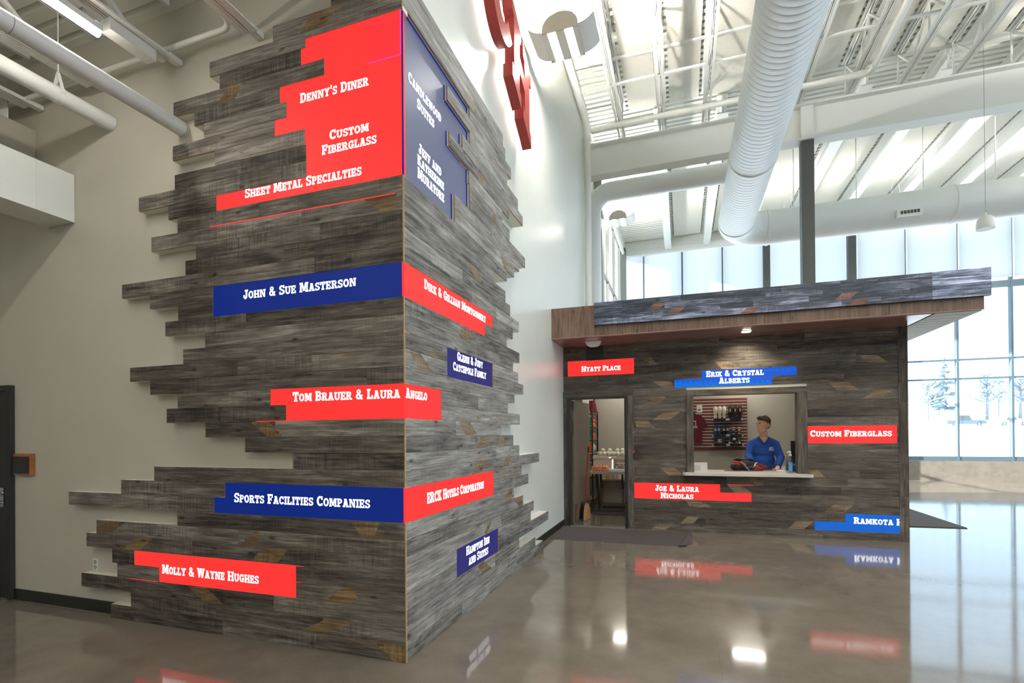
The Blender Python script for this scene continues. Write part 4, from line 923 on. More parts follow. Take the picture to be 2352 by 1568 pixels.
t = tag(MB().box(-1.62, -.5, 9.45, 10.95, .001, .012).build('floor_mat', m_mat_), 'dark mat inside the kiosk doorway under the storage table', 'mat')
# entrance mats outside
b = MB()
b.face([(-1.84, 7.05, .004), (-.08, 7.05, .004), (.0, 7.25, .016), (.08, 8.10, .012), (-1.82, 8.12, .004)])
b.face([(-1.84, 7.05, .0), (-.08, 7.05, .0), (-.08, 7.05, .004), (-1.84, 7.05, .004)])
b.face([(-.08, 7.05, .004), (.02, 7.02, .035), (.05, 7.20, .02), (.0, 7.25, .016)]); b.face([(-.08, 7.05, 0), (.12, 7.24, .0), (.12, 8.08, .0), (.08, 8.10, .012), (.0, 7.25, .016)])
tag(b.build('floor_mat', m_mat_), 'charcoal mat with a curled corner lying at the kiosk doorway', 'mat')
b = MB(); b.prism([(3.3, 9.55), (4.15, 9.62), (4.15, 11.78), (3.05, 11.7)], (0, 0, .001), X3, Y3, Z3*.011); tag(b.build('floor_mat', m_mat_), 'dark mat on the bright floor beyond the kiosk corner', 'mat')

SC = 1.009     # the slat wall group is laid out at y 11.0 and pushed back to the wall
SYY = 11.12
def P(x, z): return (x*SC, 1.5+(z-1.5)*SC)
t = thing('slat_wall', (.5, SYY, 1.14), 'maroon slat wall board with silver grooves on the kiosk back wall', 'display board')
x0, zt = P(-.30, 2.2); x1, zb = P(1.225, 1.16); n = 17; ph = (zt-zb)/n
b = MB(); g = MB(); b.box(x0, x1, SYY+.012, SYY+.045, zb, zt)
for i in range(n): b.box(x0, x1, SYY, SYY+.012, zb+i*ph+.017, zb+(i+1)*ph)
for i in range(1, n): g.box(x0, x1, SYY+.004, SYY+.0115, zb+i*ph+.0, zb+i*ph+.0168)
b.build('slats', mat('maroon_laminate', rgb(118, 62, 48), .4, noise=.06, nscale=4), t); g.build('groove_inserts', mat('silver_insert', rgb(240, 234, 226), .35), t)
MW = mat('cream_steel', rgb(226, 218, 200), .35); MK = mat('black_steel', rgb(34, 38, 44), .35); MB_ = mat('blue_steel', rgb(30, 62, 100), .35)
m_logo = mat('white_print', rgb(236, 236, 232), .6); m_gold = mat('gold_print', rgb(200, 180, 110), .4)
def lathe_thing(name, label, cat, group, x, z, prof, m, parts=(), y=SYY-.07):
    t = thing(name, (x, y, z), label, cat, group)
    b = MB(); b.lathe(prof, (x, y, z), 18); b.build('bottle_body' if 'bottle' in name or 'tumbler' in name else 'cup_body', m, t, 40)
    for nm, f, mm in parts:
        q = MB(); f(q, x, y, z); q.build(nm, mm, t, 40)
    return t
def logo(q, x, y, z, s):
    """small square badge with a K-like mark and an arched word under it"""
    h = s*.5
    for a, c, w, e in ((x-h, x+h, z+s*.92, z+s), (x-h, x-h+s*.08, z+.3*s, z+s), (x+h-s*.08, x+h, z+.3*s, z+s)): q.box(a, c, y-.001, y, w, e)
    q.box(x-.3*s, x-.17*s, y-.001, y, z+.28*s, z+.88*s); q.prism([(-.18*s, .55*s), (.12*s, .9*s), (.3*s, .9*s), (.0, .56*s), (.32*s, .28*s), (.1*s, .28*s)], (x, y, z), X3, Z3, -Y3*.001)
    text_on(q, 'RANCH', (x-s*.66, y-.0012, z), X3, Z3, s*1.32, s*.25)
shelfz = []
for i, (zz, xa, xb, lab) in enumerate(((1.765, .565, 1.135, 'top black display shelf holding the cream and black tumblers'), (1.45, .565, 1.145, 'middle black display shelf holding bottles and two short cups'), (1.26, .565, 1.15, 'bottom black display shelf holding the bag and the cap'))):
    (xa, z), (xb, _) = P(xa, zz), P(xb, zz); shelfz.append(z+.03)
    t = thing('display_shelf', ((xa+xb)/2, SYY-.08, z), lab, 'shelf')
    MB().box(xa, xb, SYY-.16, SYY-.001, z+.02, z+.03).box(xa, xb, SYY-.165, SYY-.158, z-.02, z+.03).build('tray', m_black, t)
    for k, xx in enumerate((xa-.01, (xa+xb)/2-.035, xb-.04)):
        q = MB(); q.box(xx, xx+(.07 if k == 1 else .035), SYY-.170, SYY-.1655, z-.015, z+.028); q.build('price_tag', mat('tag_paper', rgb(170, 180, 205), .5), t)
TP = [(.024, 0), (.030, .005), (.033, .09), (.040, .10), (.042, .20), (.036, .232), (.012, .24), (.01, .245)]
sgrp = lambda c: (lambda q, x, y, z: q.tube([(x+.008, y, z+.23), (x+.012, y+.002, z+.285)], .005, 8))
def handle(q, x, y, z): q.tube([(x+.038, y-.01, z+.19), (x+.075, y-.012, z+.18), (x+.075, y-.012, z+.12), (x+.038, y-.01, z+.105)], .007, 8)
for k, (xx, w) in enumerate(((.63, 'left of the three cream tumblers with straws on the top shelf'), (.712, 'middle one of the cream tumblers with straws on the top shelf'), (.792, 'cream tumbler next to the black ones on the top shelf'))):
    x, _ = P(xx, 0); lathe_thing('tumbler', w, 'tumbler', 'cream tumblers on the top shelf', x, shelfz[0]+.001, TP, MW, (('straw', sgrp(0), m_edge), ('handle', handle, MW)))
for k, (xx, w) in enumerate(((.905, 'black tumbler next to the cream ones on the top shelf'), (.995, 'middle one of the black tumblers with gold print'), (1.085, 'black tumbler at the outer end of the top shelf'))):
    x, _ = P(xx, 0)
    lathe_thing('tumbler', w, 'tumbler', 'black tumblers on the top shelf', x, shelfz[0]+.001, TP, MK, (('straw', sgrp(0), MK), ('handle', handle, MK), ('print', lambda q, x, y, z: q.box(x-.01, x+.012, y-.0435, y-.0425, z+.13, z+.19), m_gold)))
BP = [(.030, 0), (.032, .006), (.032, .15), (.026, .175), (.020, .185), (.020, .225), (.001, .227)]
for k, (xx, m, w) in enumerate(((.632, MB_, 'blue bottle at the outer end of the middle shelf'), (.698, MB_, 'blue bottle next to the black bottles on the middle shelf'), (.79, MK, 'black bottle next to the blue bottles on the middle shelf'), (.855, MK, 'black bottle next to the short navy cup on the middle shelf'))):
    x, _ = P(xx, 0)
    t = lathe_thing('water_bottle', w, 'bottle', 'printed bottles on the middle shelf', x, shelfz[1]+.001, BP, m, (('cap', lambda q, x, y, z: q.lathe([(.021, .19), (.021, .232), (.001, .234)], (x, y, z), 14), m_black), ('logo', lambda q, x, y, z: logo(q, x, y-.0335, z+.07, .042), m_logo)))
for xx, m, w in ((.965, mat('navy_steel', rgb(28, 48, 74), .35), 'short navy insulated cup with white print'), (1.07, mat('rose_steel', rgb(142, 64, 66), .35), 'short dusty red insulated cup with white print')):
    x, _ = P(xx, 0)
    lathe_thing('insulated_cup', w, 'cup', 'short cups on the middle shelf', x, shelfz[1]+.001, [(.027, 0), (.036, .12), (.036, .128), (.001, .13)], m, (('lid', lambda q, x, y, z: q.lathe([(.037, .125), (.037, .14), (.001, .142)], (x, y, z), 16), m_logo), ('logo', lambda q, x, y, z: logo(q, x, y-.0375, z+.065, .045), m_logo), ('base_ring', lambda q, x, y, z: q.lathe([(.029, .001), (.030, .012)], (x, y, z), 16), m_logo)))
def rbox(q, x0, x1, y0, y1, z0, z1, r):
    pl = []
    for cx, cz, a0 in ((x1-r, z1-r, 0), (x0+r, z1-r, 90), (x0+r, z0+r, 180), (x1-r, z0+r, 270)):
        for i in range(5): a = math.radians(a0+22.5*i); pl.append((cx+r*math.cos(a), cz+r*math.sin(a)))
    q.prism(pl, (0, y0, 0), X3, Z3, Y3*(y1-y0)); return q
x, _ = P(.70, 0); z = shelfz[2]+.001
t = thing('cooler_bag', (x, SYY-.09, z), 'black zip bag with white print on the bottom shelf', 'bag')
rbox(MB(), x-.095, x+.095, SYY-.15, SYY-.02, z, z+.145, .02).build('bag_body', mat('black_nylon', rgb(38, 36, 38), .6), t)
q = MB(); logo(q, x+.005, SYY-.151, z+.03, .062); q.build('logo', m_logo, t, fixn=False)
MB().tube([(x-.09, SYY-.152, z+.03), (x-.05, SYY-.156, z+.012), (x+.05, SYY-.156, z+.014), (x+.09, SYY-.152, z+.035)], .004, 6).tube([(x-.09, SYY-.152, z+.125), (x, SYY-.154, z+.135), (x+.09, SYY-.152, z+.125)], .003, 6).build('zip', m_seam, t)
x, _ = P(.97, 0)
t = thing('baseball_cap', (x, SYY-.10, z), 'navy and white cap resting on rolled white cloths, bottom shelf', 'cap')
b = MB(); b.lathe([(.082, 0), (.083, .03), (.074, .065), (.05, .092), (.02, .102), (.001, .103)], (x, SYY-.10, z+.045), 22); b.build('crown', [mat('navy_twill', rgb(30, 34, 58), .8)], t, 50)
b = MB(); b.lathe([(.0835, .002), (.0845, .03), (.0755, .065), (.051, .0925)], (x+.0, SYY-.088, z+.045), 22, sx=1.03); b.build('mesh_back', m_logo, t, 50)
b = MB(); b.prism([(.085*math.cos(a), -.095*math.sin(a)) for a in [PI*i/12 for i in range(13)]], (x, SYY-.15, z+.045), X3, Y3, Z3*.006); b.build('visor', mat('navy_visor', rgb(26, 28, 46), .8), t)
MB().box(x-.028, x+.022, SYY-.186, SYY-.181, z+.075, z+.118).build('badge', m_logo, t)
for k, (dx, lab) in enumerate(((-.085, 'rolled white cloth under the outer side of the cap brim'), (.095, 'rolled white cloth peeking out by the shelf end under the cap'))):
    b = MB(); b.tube([(x+dx, SYY-.15, z+.021), (x+dx, SYY-.04, z+.021)], .02, 12); b.tube([(x+dx*.45, SYY-.15, z+.02), (x+dx*.45, SYY-.04, z+.02)], .019, 12)
    tag(b.build('rolled_cloth', m_logo, None, 40), lab, 'cloth', 'rolled cloths under the cap')
x, zq = P(.335, 2.0)
t = thing('wall_card', (x, SYY-.01, zq-.06), 'small square white sign on the slat wall above the shirt', 'sign')
rbox(MB(), x-.054, x+.054, SYY-.012, SYY-.001, zq-.075, zq+.075, .012).build('card', m_logo, t)
MB().box(x-.03, x+.02, SYY-.0135, SYY-.012, zq-.03, zq-.005).box(x-.028, x+.01, SYY-.0135, SYY-.012, zq-.045, zq-.037).build('print', m_dark, t)
# maroon polo on the slat wall
x, zq = P(.17, 1.29); _, zt = P(0, 1.90)
t = thing('polo_shirt', (x, SYY-.06, zq), 'maroon polo shirt with white print hanging on the slat wall', 'shirt')
m_mar = mat('maroon_cotton', rgb(96, 26, 34), .85, noise=.12, nscale=10)
H = zt-zq; b = MB()
out = [(-.21, 0), (.21, 0), (.215, H*.62), (.24, H*.50), (.31, H*.53), (.27, H*.80), (.20, H*.92), (.08, H), (0, H*.95), (-.08, H), (-.20, H*.92), (-.27, H*.80), (-.31, H*.53), (-.24, H*.50), (-.215, H*.62)]
b.prism(out, (x, SYY-.075, zq), X3, Z3, Y3*.06); b.build('shirt_body', m_mar, t)
q = MB(); q.prism([(-.09, H*.99), (0, H*.86), (.09, H*.99), (.06, H*1.02), (-.06, H*1.02)], (x, SYY-.085, zq), X3, Z3, Y3*.05); q.build('collar', mat('dark_maroon', rgb(64, 18, 24), .85), t)
q = MB(); logo(q, x+.02, SYY-.0765, zq+H*.52, .15); q.build('logo', m_logo, t, fixn=False)
MB().tube([(x, SYY-.05, zt-.02), (x, SYY-.05, zt+.03), (x, SYY-.002, zt+.05)], .006, 8).build('hook', m_black, t)

# things on the counter and the desk behind it
CT = .908
t = thing('sanitizer_bottle', (1.49, 8.30, CT), 'clear pump bottle of hand sanitizer with a blue label on the counter', 'bottle')
b = MB(); b.lathe([(.05, .001), (.056, .01), (.057, .17), (.050, .205), (.03, .235), (.018, .245), (.018, .255)], (1.49, 8.30, CT), 26); b.build('bottle_body', m_clear, t, 40)
b = MB(); b.lathe([(.046, .004), (.050, .012), (.050, .165), (.042, .19), (.001, .191)], (1.49, 8.30, CT), 22); b.build('gel', m_gel, t, 40)
b = MB(); b.lathe([(.02, .252), (.02, .275), (.010, .28), (.010, .30), (.014, .302), (.014, .318), (.001, .32)], (1.49, 8.30, CT), 16); b.tube([(1.49, 8.30, CT+.311), (1.455, 8.285, CT+.308), (1.447, 8.282, CT+.296)], .007, 8); b.build('pump', m_white, t, 40)
b = MB(); k = []
for i in range(9): a = math.radians(-122+52*i/8); k.append((1.49+.0578*math.cos(a), 8.30+.0578*math.sin(a)))
for i in range(8): b.face([(*k[i], CT+.035), (*k[i+1], CT+.035), (*k[i+1], CT+.165), (*k[i], CT+.165)])
b.build('front_label', mat('blue_label', rgb(70, 130, 190), .4), t, fixn=False)
MB().box(1.475, 1.49, 8.2405, 8.2415, CT+.14, CT+.152).box(1.505, 1.518, 8.2405, 8.2415, CT+.125, CT+.137).build('label_mark', m_redpaint, t)
dk = thing('work_desk', (1.6, 9.6, .8), 'light grey desk behind the service counter carrying the computer', 'desk')
MB().box(.30, 2.70, 8.86, 8.98, .84, .865).box(1.62, 2.70, 8.98, 10.9, .84, .865).build('desk_top', mat('desk_laminate', rgb(190, 186, 178), .4), dk)
for x, y in ((.33, 8.92), (2.66, 8.9), (2.66, 10.85), (1.66, 10.85)): MB().box(x-.025, x+.025, y-.025, y+.025, 0, .84).build('leg', m_dark, dk)
t = thing('computer_monitor', (1.95, 9.55, .866), 'black computer monitor half hidden by the window casing', 'monitor')
MB().box(1.72, 2.25, 9.50, 9.54, .98, 1.36).build('screen_housing', m_black, t); MB().tube([(1.98, 9.56, .88), (1.98, 9.56, 1.05)], .02, 10).build('stand', m_black, t); MB().box(1.88, 2.08, 9.47, 9.65, .866, .88).build('foot', m_black, t)
t = thing('desk_phone', (1.72, 9.2, .866), 'black desk phone with a coiled cord beside the monitor', 'phone')
MB().prism([(0, 0), (.2, 0), (.2, .09), (0, .03)], (1.63, 9.25, .866), Y3, Z3, X3*.17).build('phone_base', m_black, t)
MB().tube([(1.66, 9.26, .93), (1.66, 9.42, .98)], .02, 8).build('handset', m_black, t)
b = MB(); b.tube([(1.72+.01*math.cos(i*1.3)+i*.006, 9.2+.01*math.sin(i*1.3), .874+.01*math.sin(i*1.3)) for i in range(30)], .003, 5); b.build('cord', m_black, t)
t = thing('paper_stack', (1.40, 8.72, CT), 'small white paper pad on the counter behind the sanitizer bottle', 'paper')
MB().box(1.36, 1.47, 8.60, 8.72, CT+.0005, CT+.02).build('pad', m_logo, t)
tag(MB().tube([(1.53, 8.6, CT+.008), (1.60, 8.62, CT+.008)], .007, 8).build('marker_pen', m_red if False else mat('red_plastic', rgb(200, 50, 40), .4), None, 40), 'red marker pen beside the sanitizer bottle on the counter', 'pen')
tag(MB().tube([(.62, 8.58, CT+.004), (.75, 8.55, CT+.006), (.86, 8.57, CT+.004)], .008, 8).build('red_strap', m_mar, None, 40), 'dull red strap lying on the counter before the backpack', 'strap')
t = thing('acrylic_holder', (.24, 8.55, CT), 'larger white acrylic sheet standing on the counter by the left casing', 'holder')
MB().box(.10, .372, 8.66, 8.672, CT, CT+.125).build('panel', mat('white_acrylic', rgb(214, 212, 208), .3), t); MB().box(.10, .372, 8.62, 8.70, CT+.0002, CT+.004).build('foot', m_white, t)
t = thing('acrylic_holder', (.2, 8.45, CT), 'smaller translucent white sheet in front of the larger one on the counter', 'holder')
MB().box(.10, .262, 8.45, 8.46, CT, CT+.085).build('panel', mat('grey_acrylic', rgb(186, 188, 190), .3), t); MB().box(.10, .262, 8.42, 8.50, CT+.0002, CT+.004).build('foot', m_white, t)
# backpack
t = thing('backpack', (.88, 8.80, CT), 'black backpack with red and grey straps on the counter beside the man', 'backpack')
m_nyl = mat('black_fabric', rgb(26, 25, 27), .8, noise=.3, nscale=25, bump=.4)
b = MB(); b.ball((.84, 8.74, CT+.10), 1, 18, 0, (.075, .08, .078)); b.ball((.95, 8.70, CT+.105), 1, 16, 0, (.07, .09, .06)); rbox(b, .765, 1.03, 8.64, 8.80, CT+.001, CT+.12, .03); b.ball((.90, 8.72, CT+.085), 1, 20, 0, (.15, .11, .085)); b.ball((.80, 8.70, CT+.06), 1, 16, 0, (.09, .09, .062)); b.ball((1.0, 8.74, CT+.075), 1, 16, 0, (.10, .09, .077)); b.build('bag_body', m_nyl, t, 60)
b = MB(); b.tube([(.76, 8.66, CT+.17), (.80, 8.68, CT+.185), (.90, 8.70, CT+.168), (1.0, 8.72, CT+.175), (1.05, 8.74, CT+.165)], [.012, .02, .018, .02, .012], 10); b.build('top_flap', m_nyl, t, 60)
b = MB(); b.tube([(.75, 8.60, CT+.13), (.80, 8.585, CT+.145), (.87, 8.585, CT+.13), (.93, 8.59, CT+.10)], .009, 8); b.tube([(.745, 8.62, CT+.10), (.80, 8.59, CT+.115), (.84, 8.585, CT+.10)], .009, 8); b.build('red_strap', mat('red_webbing', rgb(196, 40, 32), .7), t, 60)
b = MB(); b.tube([(.86, 8.58, CT+.145), (.90, 8.565, CT+.10), (.955, 8.55, CT+.03), (.975, 8.55, CT+.006)], .010, 8); b.build('grey_strap', mat('grey_webbing', rgb(120, 112, 112), .7), t, 60)
b = MB(); b.tube([(.93, 8.60, CT+.05), (1.0, 8.62, CT+.07), (1.06, 8.64, CT+.05)], .007, 8); b.build('purple_cord', mat('purple_cord', rgb(90, 60, 110), .7), t, 60)

# storage room seen through the doorway
t = thing('folding_table', (-1.1, 10.2, 0), 'grey plastic folding table with black legs in the storage room', 'table')
b = MB(); b.box(-1.72, -.45, 9.72, 10.66, .735, .785); b.build('table_top', mat('grey_plastic', rgb(176, 172, 166), .4), t)
for x, y in ((-1.60, 9.95), (-1.52, 10.0), (-1.10, 9.95), (-.6, 9.95), (-1.60, 10.5), (-.6, 10.5)):
    g = MB().bar((x, y, .44), (x-.015, y, .735), .05, .035).build('leg', m_black, t)
    MB().bar((x, y, .0), (x, y, .45), .022, .022).build('leg_tube', m_dark, g)
t = thing('metal_rack', (-1.9, 10.75, 0), 'black steel rack with wooden shelves behind the storage table', 'rack')
for x, y in ((-2.05, 10.42), (-2.05, 11.10), (-1.765, 10.42), (-1.765, 11.10)): MB().box(x-.013, x+.013, y-.013, y+.013, 0, 1.985).build('post', m_black, t)
RS = (1.945, 1.66, 1.395, 1.10, .62, .15); m_ply = mat('plywood', rgb(168, 132, 94), .6, noise=.12, nscale=9)
for z in RS:
    MB().box(-2.05, -1.765, 10.42, 11.10, z-.02, z).build('shelf_board', m_ply, t)
    b = MB(); b.box(-1.778, -1.755, 10.42, 11.10, z-.035, z-.012); b.box(-2.05, -1.765, 10.41, 10.43, z-.035, z-.012); b.build('shelf_rail', m_black, t)
m_grn = mat('green_cloth', rgb(36, 128, 82), .85, noise=.45, nscale=30); m_org = mat('orange_cloth', rgb(232, 96, 40), .85, noise=.25, nscale=30)
def folded(x0, x1, y0, y1, z, n, h, m, lab, grp):
    for i in range(n):
        j = rng.uniform(-.008, .008); o = rbox(MB(), x0+j, x1+j, y0, y1, z+i*h+.0005, z+(i+1)*h-.0005, h*.45).build('folded_jersey', m)
        tag(o, lab, 'clothing', grp)
for zi, nm, n in ((1, 'second', 6), (2, 'third', 6)):
    folded(-2.0, -1.805, 10.47, 10.62, RS[zi], n, .032, m_grn, 'folded green jersey in the front stack on the %s rack shelf' % nm, 'green jerseys on the %s rack shelf' % nm)
    folded(-1.90, -1.80, 10.76, 11.0, RS[zi], n if zi == 1 else 4, .034, m_org, 'folded orange jersey in the rear stack on the %s rack shelf' % nm, 'orange jerseys on the %s rack shelf' % nm)
t = thing('basketball', (-1.90, 10.56, RS[3]), 'orange basketball with black seams on the fourth rack shelf', 'ball')
c = (-1.905, 10.56, RS[3]+.121); b = MB(); b.ball(c, .12, 24); b.build('ball_body', mat('orange_rubber', rgb(226, 88, 40), .6), t, 60)
b = MB()
for ax in range(3):
    pth = [(c[0]+.1205*(math.cos(a) if ax != 0 else 0), c[1]+.1205*(math.sin(a) if ax == 2 else math.cos(a) if ax == 0 else 0), c[2]+.1205*(math.sin(a) if ax != 2 else 0)) for a in [2*PI*i/28 for i in range(29)]]
    b.tube(pth, .003, 5)
b.build('seams', m_black, t)
tag(MB().ball((-1.89, 10.92, RS[3]+.116), .115, 24).build('volleyball', mat('white_leather', rgb(220, 220, 224), .5), None, 60), 'white volleyball behind the basketball on the rack', 'ball')
for x, y, m, lab, tw in ((-1.98, 10.56, mat('cream_cloth', rgb(214, 204, 184), .85), 'cream jersey draped over the rack top', 0), (-1.86, 10.80, m_mar, 'maroon jersey with white print hanging over the rack top', 1)):
    t = thing('draped_jersey', (x, y, RS[0]), lab, 'clothing')
    b = MB(); n = 10
    for k in range(2):
        pass
    sec = [(-.16+.04*(z/.5), .07-.02*z) for z in (0, .1, .2, .3, .4, .5)]
    for i in range(6):
        z = RS[0]+.002+i*.07; w = .13-.012*i; d = .075-.006*i
        ring = [(x+w*math.cos(2*PI*j/16)*(1+.12*math.cos(5*2*PI*j/16)), y+d*math.sin(2*PI*j/16), z) for j in range(16)]
        k0 = len(b.v); b.v += ring
        if i:
            for j in range(16): b.f.append((k0-16+j, k0-16+(j+1) % 16, k0+(j+1) % 16, k0+j)); b.m.append(0); b.t.append(.5)
    b.f.append(tuple(range(len(b.v)-16, len(b.v)))); b.m.append(0); b.t.append(.5)
    b.build('cloth_body', m, t, 70)
    if tw: MB().box(x-.05, x+.06, y-.075, y-.07, RS[0]+.27, RS[0]+.33).build('white_print', m_logo, t)
def bin_(x0, x1, y0, y1, z0, z1, lab, m=None):
    t = thing('plastic_bin', ((x0+x1)/2, (y0+y1)/2, z0), lab, 'bin'); m = m or m_bin
    b = MB(); w = .004
    b.box(x0, x1, y0, y0+w, z0, z1); b.box(x0, x1, y1-w, y1, z0, z1); b.box(x0, x0+w, y0+w, y1-w, z0, z1); b.box(x1-w, x1, y0+w, y1-w, z0, z1); b.box(x0+w, x1-w, y0+w, y1-w, z0, z0+w); b.build('bin_walls', m, t)
    b = MB()
    b.box(x0-.012, x1+.012, y0-.012, y0+.002, z1-.025, z1); b.box(x0-.012, x1+.012, y1-.002, y1+.012, z1-.025, z1); b.box(x0-.012, x0+.002, y0, y1, z1-.025, z1); b.box(x1-.002, x1+.012, y0, y1, z1-.025, z1); b.build('bin_rim', mat('milky_rim', rgb(200, 190, 182), .4), t)
    return t
TT = .7855
m_milk = mat('milky_plastic', rgb(196, 184, 172), .35)
bin_(-1.70, -1.30, 10.12, 10.44, TT, 1.045, 'large milky plastic bin in front of the white balls', m_milk)
bin_(-1.27, -1.02, 10.10, 10.40, TT, 1.03, 'smaller clear bin of crumpled things at the right door frame')
for i in range(14):
    tag(MB().ball((-1.23+.045*(i % 5), 10.15+.07*(i//5), TT+.05+.035*((i*7) % 3)), .034, 8, 0, (1, 1, .8)).build('crumpled_bag', mat('pale_bag', rgb(204, 190, 184), .7) if i == 0 else bpy.data.materials['pale_bag'], None, 60), 'crumpled pale bag inside the smaller clear bin', 'bag', 'crumpled bags in the clear bin')
m_ballw = mat('cream_rubber', rgb(226, 220, 200), .5)
bx = bin_(-1.74, -1.05, 10.48, 10.65, TT, 1.06, 'long milky bin heaped with white balls at the table rear', m_milk)
MB().box(-1.735, -1.055, 10.485, 10.645, 1.03, 1.045).build('lid_panel', m_milk, bx)
for i, (x, y, z) in enumerate([(-1.66+.092*k, 10.60, 1.094) for k in range(7)]+[(-1.62+.092*k, 10.515, 1.094) for k in range(6)]+[(-1.43, 10.56, 1.162), (-1.57, 10.56, 1.162), (-1.27, 10.56, 1.162), (-1.17, 10.56, 1.162)]):
    top = z > 1.12
    tag(MB().ball((x, y, z), .046, 14).build('white_ball', m_ballw, None, 60), 'cream white ball in the heap on the long milky bin', 'ball', 'white balls heaped on the bin')
rng = random.Random(11); m_peach = mat('peach_cloth', rgb(240, 150, 96), .85, noise=.25, nscale=30)
for i in range(13):
    x = -1.66+.05*(i % 7)+rng.uniform(-.01, .01); z = TT+.027+(.044 if i > 6 else 0)
    q = MB(); q.tube([(x, 9.80, z), (x+.01, 9.95, z)], .026, 10); q.tube([(x, 9.798, z), (x, 9.80, z)], .014, 10)
    tag(q.build('rolled_jersey', m_peach, None, 50), 'rolled orange jersey in the pile on the folding table', 'clothing', 'rolled orange jerseys on the table')
t = thing('serving_tray', (-1.17, 9.9, TT), 'light grey tray with turned up ends on the folding table', 'tray')
rbox(MB(), -1.33, -1.02, 9.80, 10.05, TT, TT+.02, .008).build('tray_base', m_duct, t)
MB().tube([(-1.33, 9.80, TT+.035), (-1.05, 9.80, TT+.035), (-1.02, 9.84, TT+.03), (-1.02, 10.02, TT+.03)], .012, 8).build('tray_rim', m_white, t, 60)
t = thing('broom', (-1.66, 8.9, 0), 'broom with a red handle leaning beside the open door', 'broom')
MB().tube([(-1.575, 8.86, 1.18), (-1.62, 8.84, .28)], .011, 10).build('handle', mat('red_paint', rgb(168, 36, 30), .4), t, 60)
MB().tube([(-1.572, 8.861, 1.28), (-1.575, 8.86, 1.18)], .013, 10).build('grip', m_black, t, 60)
MB().prism([(-.15, 0), (.15, 0), (.12, .16), (.03, .28), (-.03, .28), (-.12, .16)], (-1.625, 8.82, .005), Y3*.9+X3*.1, Z3, X3*.05).build('bristles', mat('straw', rgb(180, 140, 100), .9, noise=.3, nscale=40), t)
t = thing('low_shelf', (-1.1, 11.0, 0), 'low wooden shelf on the rear wall under the folding table', 'shelf')
MB().box(-1.70, -.4, 10.98, RBY-.005, .50, .53).build('shelf_board', m_ply, t)
for x in (-1.68, -.45): MB().box(x-.015, x+.015, 10.99, RBY-.01, 0, .50).build('leg', m_ply, t)
for k in range(6):
    tag(MB().lathe([(.04, 0), (.04, .11), (.018, .14), (.018, .16), (.001, .161)], (-1.55+.14*k, 11.07, .531), 12).build('storage_jug', (m_ply, m_seam, m_white)[k % 3] if k else m_edge, None, 50), '%s jug on the low shelf below the folding table' % ('leftmost tan', 'grey second', 'white third', 'tan fourth', 'grey fifth', 'white sixth')[k], 'jug', 'jugs on the low shelf')

# ================================================================== the man behind the counter
def grown(name, caps, balls, m, parent, vox, smooth=6, extra=None):
    """one continuous surface: tapered limbs and masses fused, then smoothed"""
    b = MB()
    for pts, rs in caps:
        b.tube(pts, rs, 16)
        for p, r in zip(pts, rs): b.ball(p, r, 14)
    for c, r, sc in balls: b.ball(c, r, 20, 0, sc)
    if extra: extra(b)
    tmp = b.build('tmp', m)
    md = tmp.modifiers.new('r', 'REMESH'); md.mode = 'VOXEL'; md.voxel_size = vox; md.use_smooth_shade = True
    md = tmp.modifiers.new('s', 'SMOOTH'); md.iterations = smooth; md.factor = .5
    dg_ = bpy.context.evaluated_depsgraph_get(); me = bpy.data.meshes.new_from_object(tmp.evaluated_get(dg_))
    bpy.data.objects.remove(tmp)
    o = bpy.data.objects.new(name, me); COL.objects.link(o); o.parent = parent
    org = Vector(parent['_org']); me.transform(Matrix.Translation(-org)); me.materials.clear(); me.materials.append(m)
    me.polygons.foreach_set('use_smooth', [True]*len(me.polygons))
    return o
px, py = 1.26, 9.12
man = thing('person', (px, py, 0), 'man in a blue pullover behind the counter, looking to the side, holding a maroon cloth', 'person')
m_skin = skinmat(); m_hair = mat('brown_hair', rgb(74, 54, 40), .7, noise=.35, nscale=60, bump=.5)
m_pull = mat('blue_pullover', rgb(28, 74, 158), .8, noise=.08, nscale=14)
hc = Vector((1.235, 9.04, 1.615))                                   # centre of the skull
fd = Vector((-.80, -.58, -.06)).normalized(); sdv = fd.cross(Z3).normalized(); hu = sdv.cross(fd)   # face direction, its side, its up
def HP(f, s, u): return tuple(hc+fd*f+sdv*s+hu*u)
Lsh, Rsh = (1.06, 9.10, 1.345), (1.435, 9.12, 1.345)                # shoulders as seen: left, right
Lel, Rel = (1.015, 9.02, 1.12), (1.485, 9.03, 1.10)
Lwr, Rwr = (1.045, 8.80, 1.025), (1.405, 8.80, .955)
body_caps = [([(1.25, 9.10, 1.33), (1.243, 9.075, 1.45), (1.240, 9.06, 1.53)], [.075, .062, .062]),
    ([(1.10, 9.10, 1.29), Lel, Lwr], [.036, .036, .030]), ([(1.40, 9.12, 1.29), Rel, Rwr], [.036, .036, .030]),
    ([(1.17, 9.16, .92), (1.165, 9.14, .50), (1.16, 9.18, .09)], [.085, .06, .045]), ([(1.34, 9.16, .92), (1.345, 9.14, .50), (1.35, 9.18, .09)], [.085, .06, .045]),
    ([(1.16, 9.2, .05), (1.14, 9.02, .04)], [.045, .035]), ([(1.35, 9.2, .05), (1.37, 9.02, .04)], [.045, .035]),
    ([(1.25, 9.15, .95), (1.25, 9.13, 1.26)], [.085, .085])]
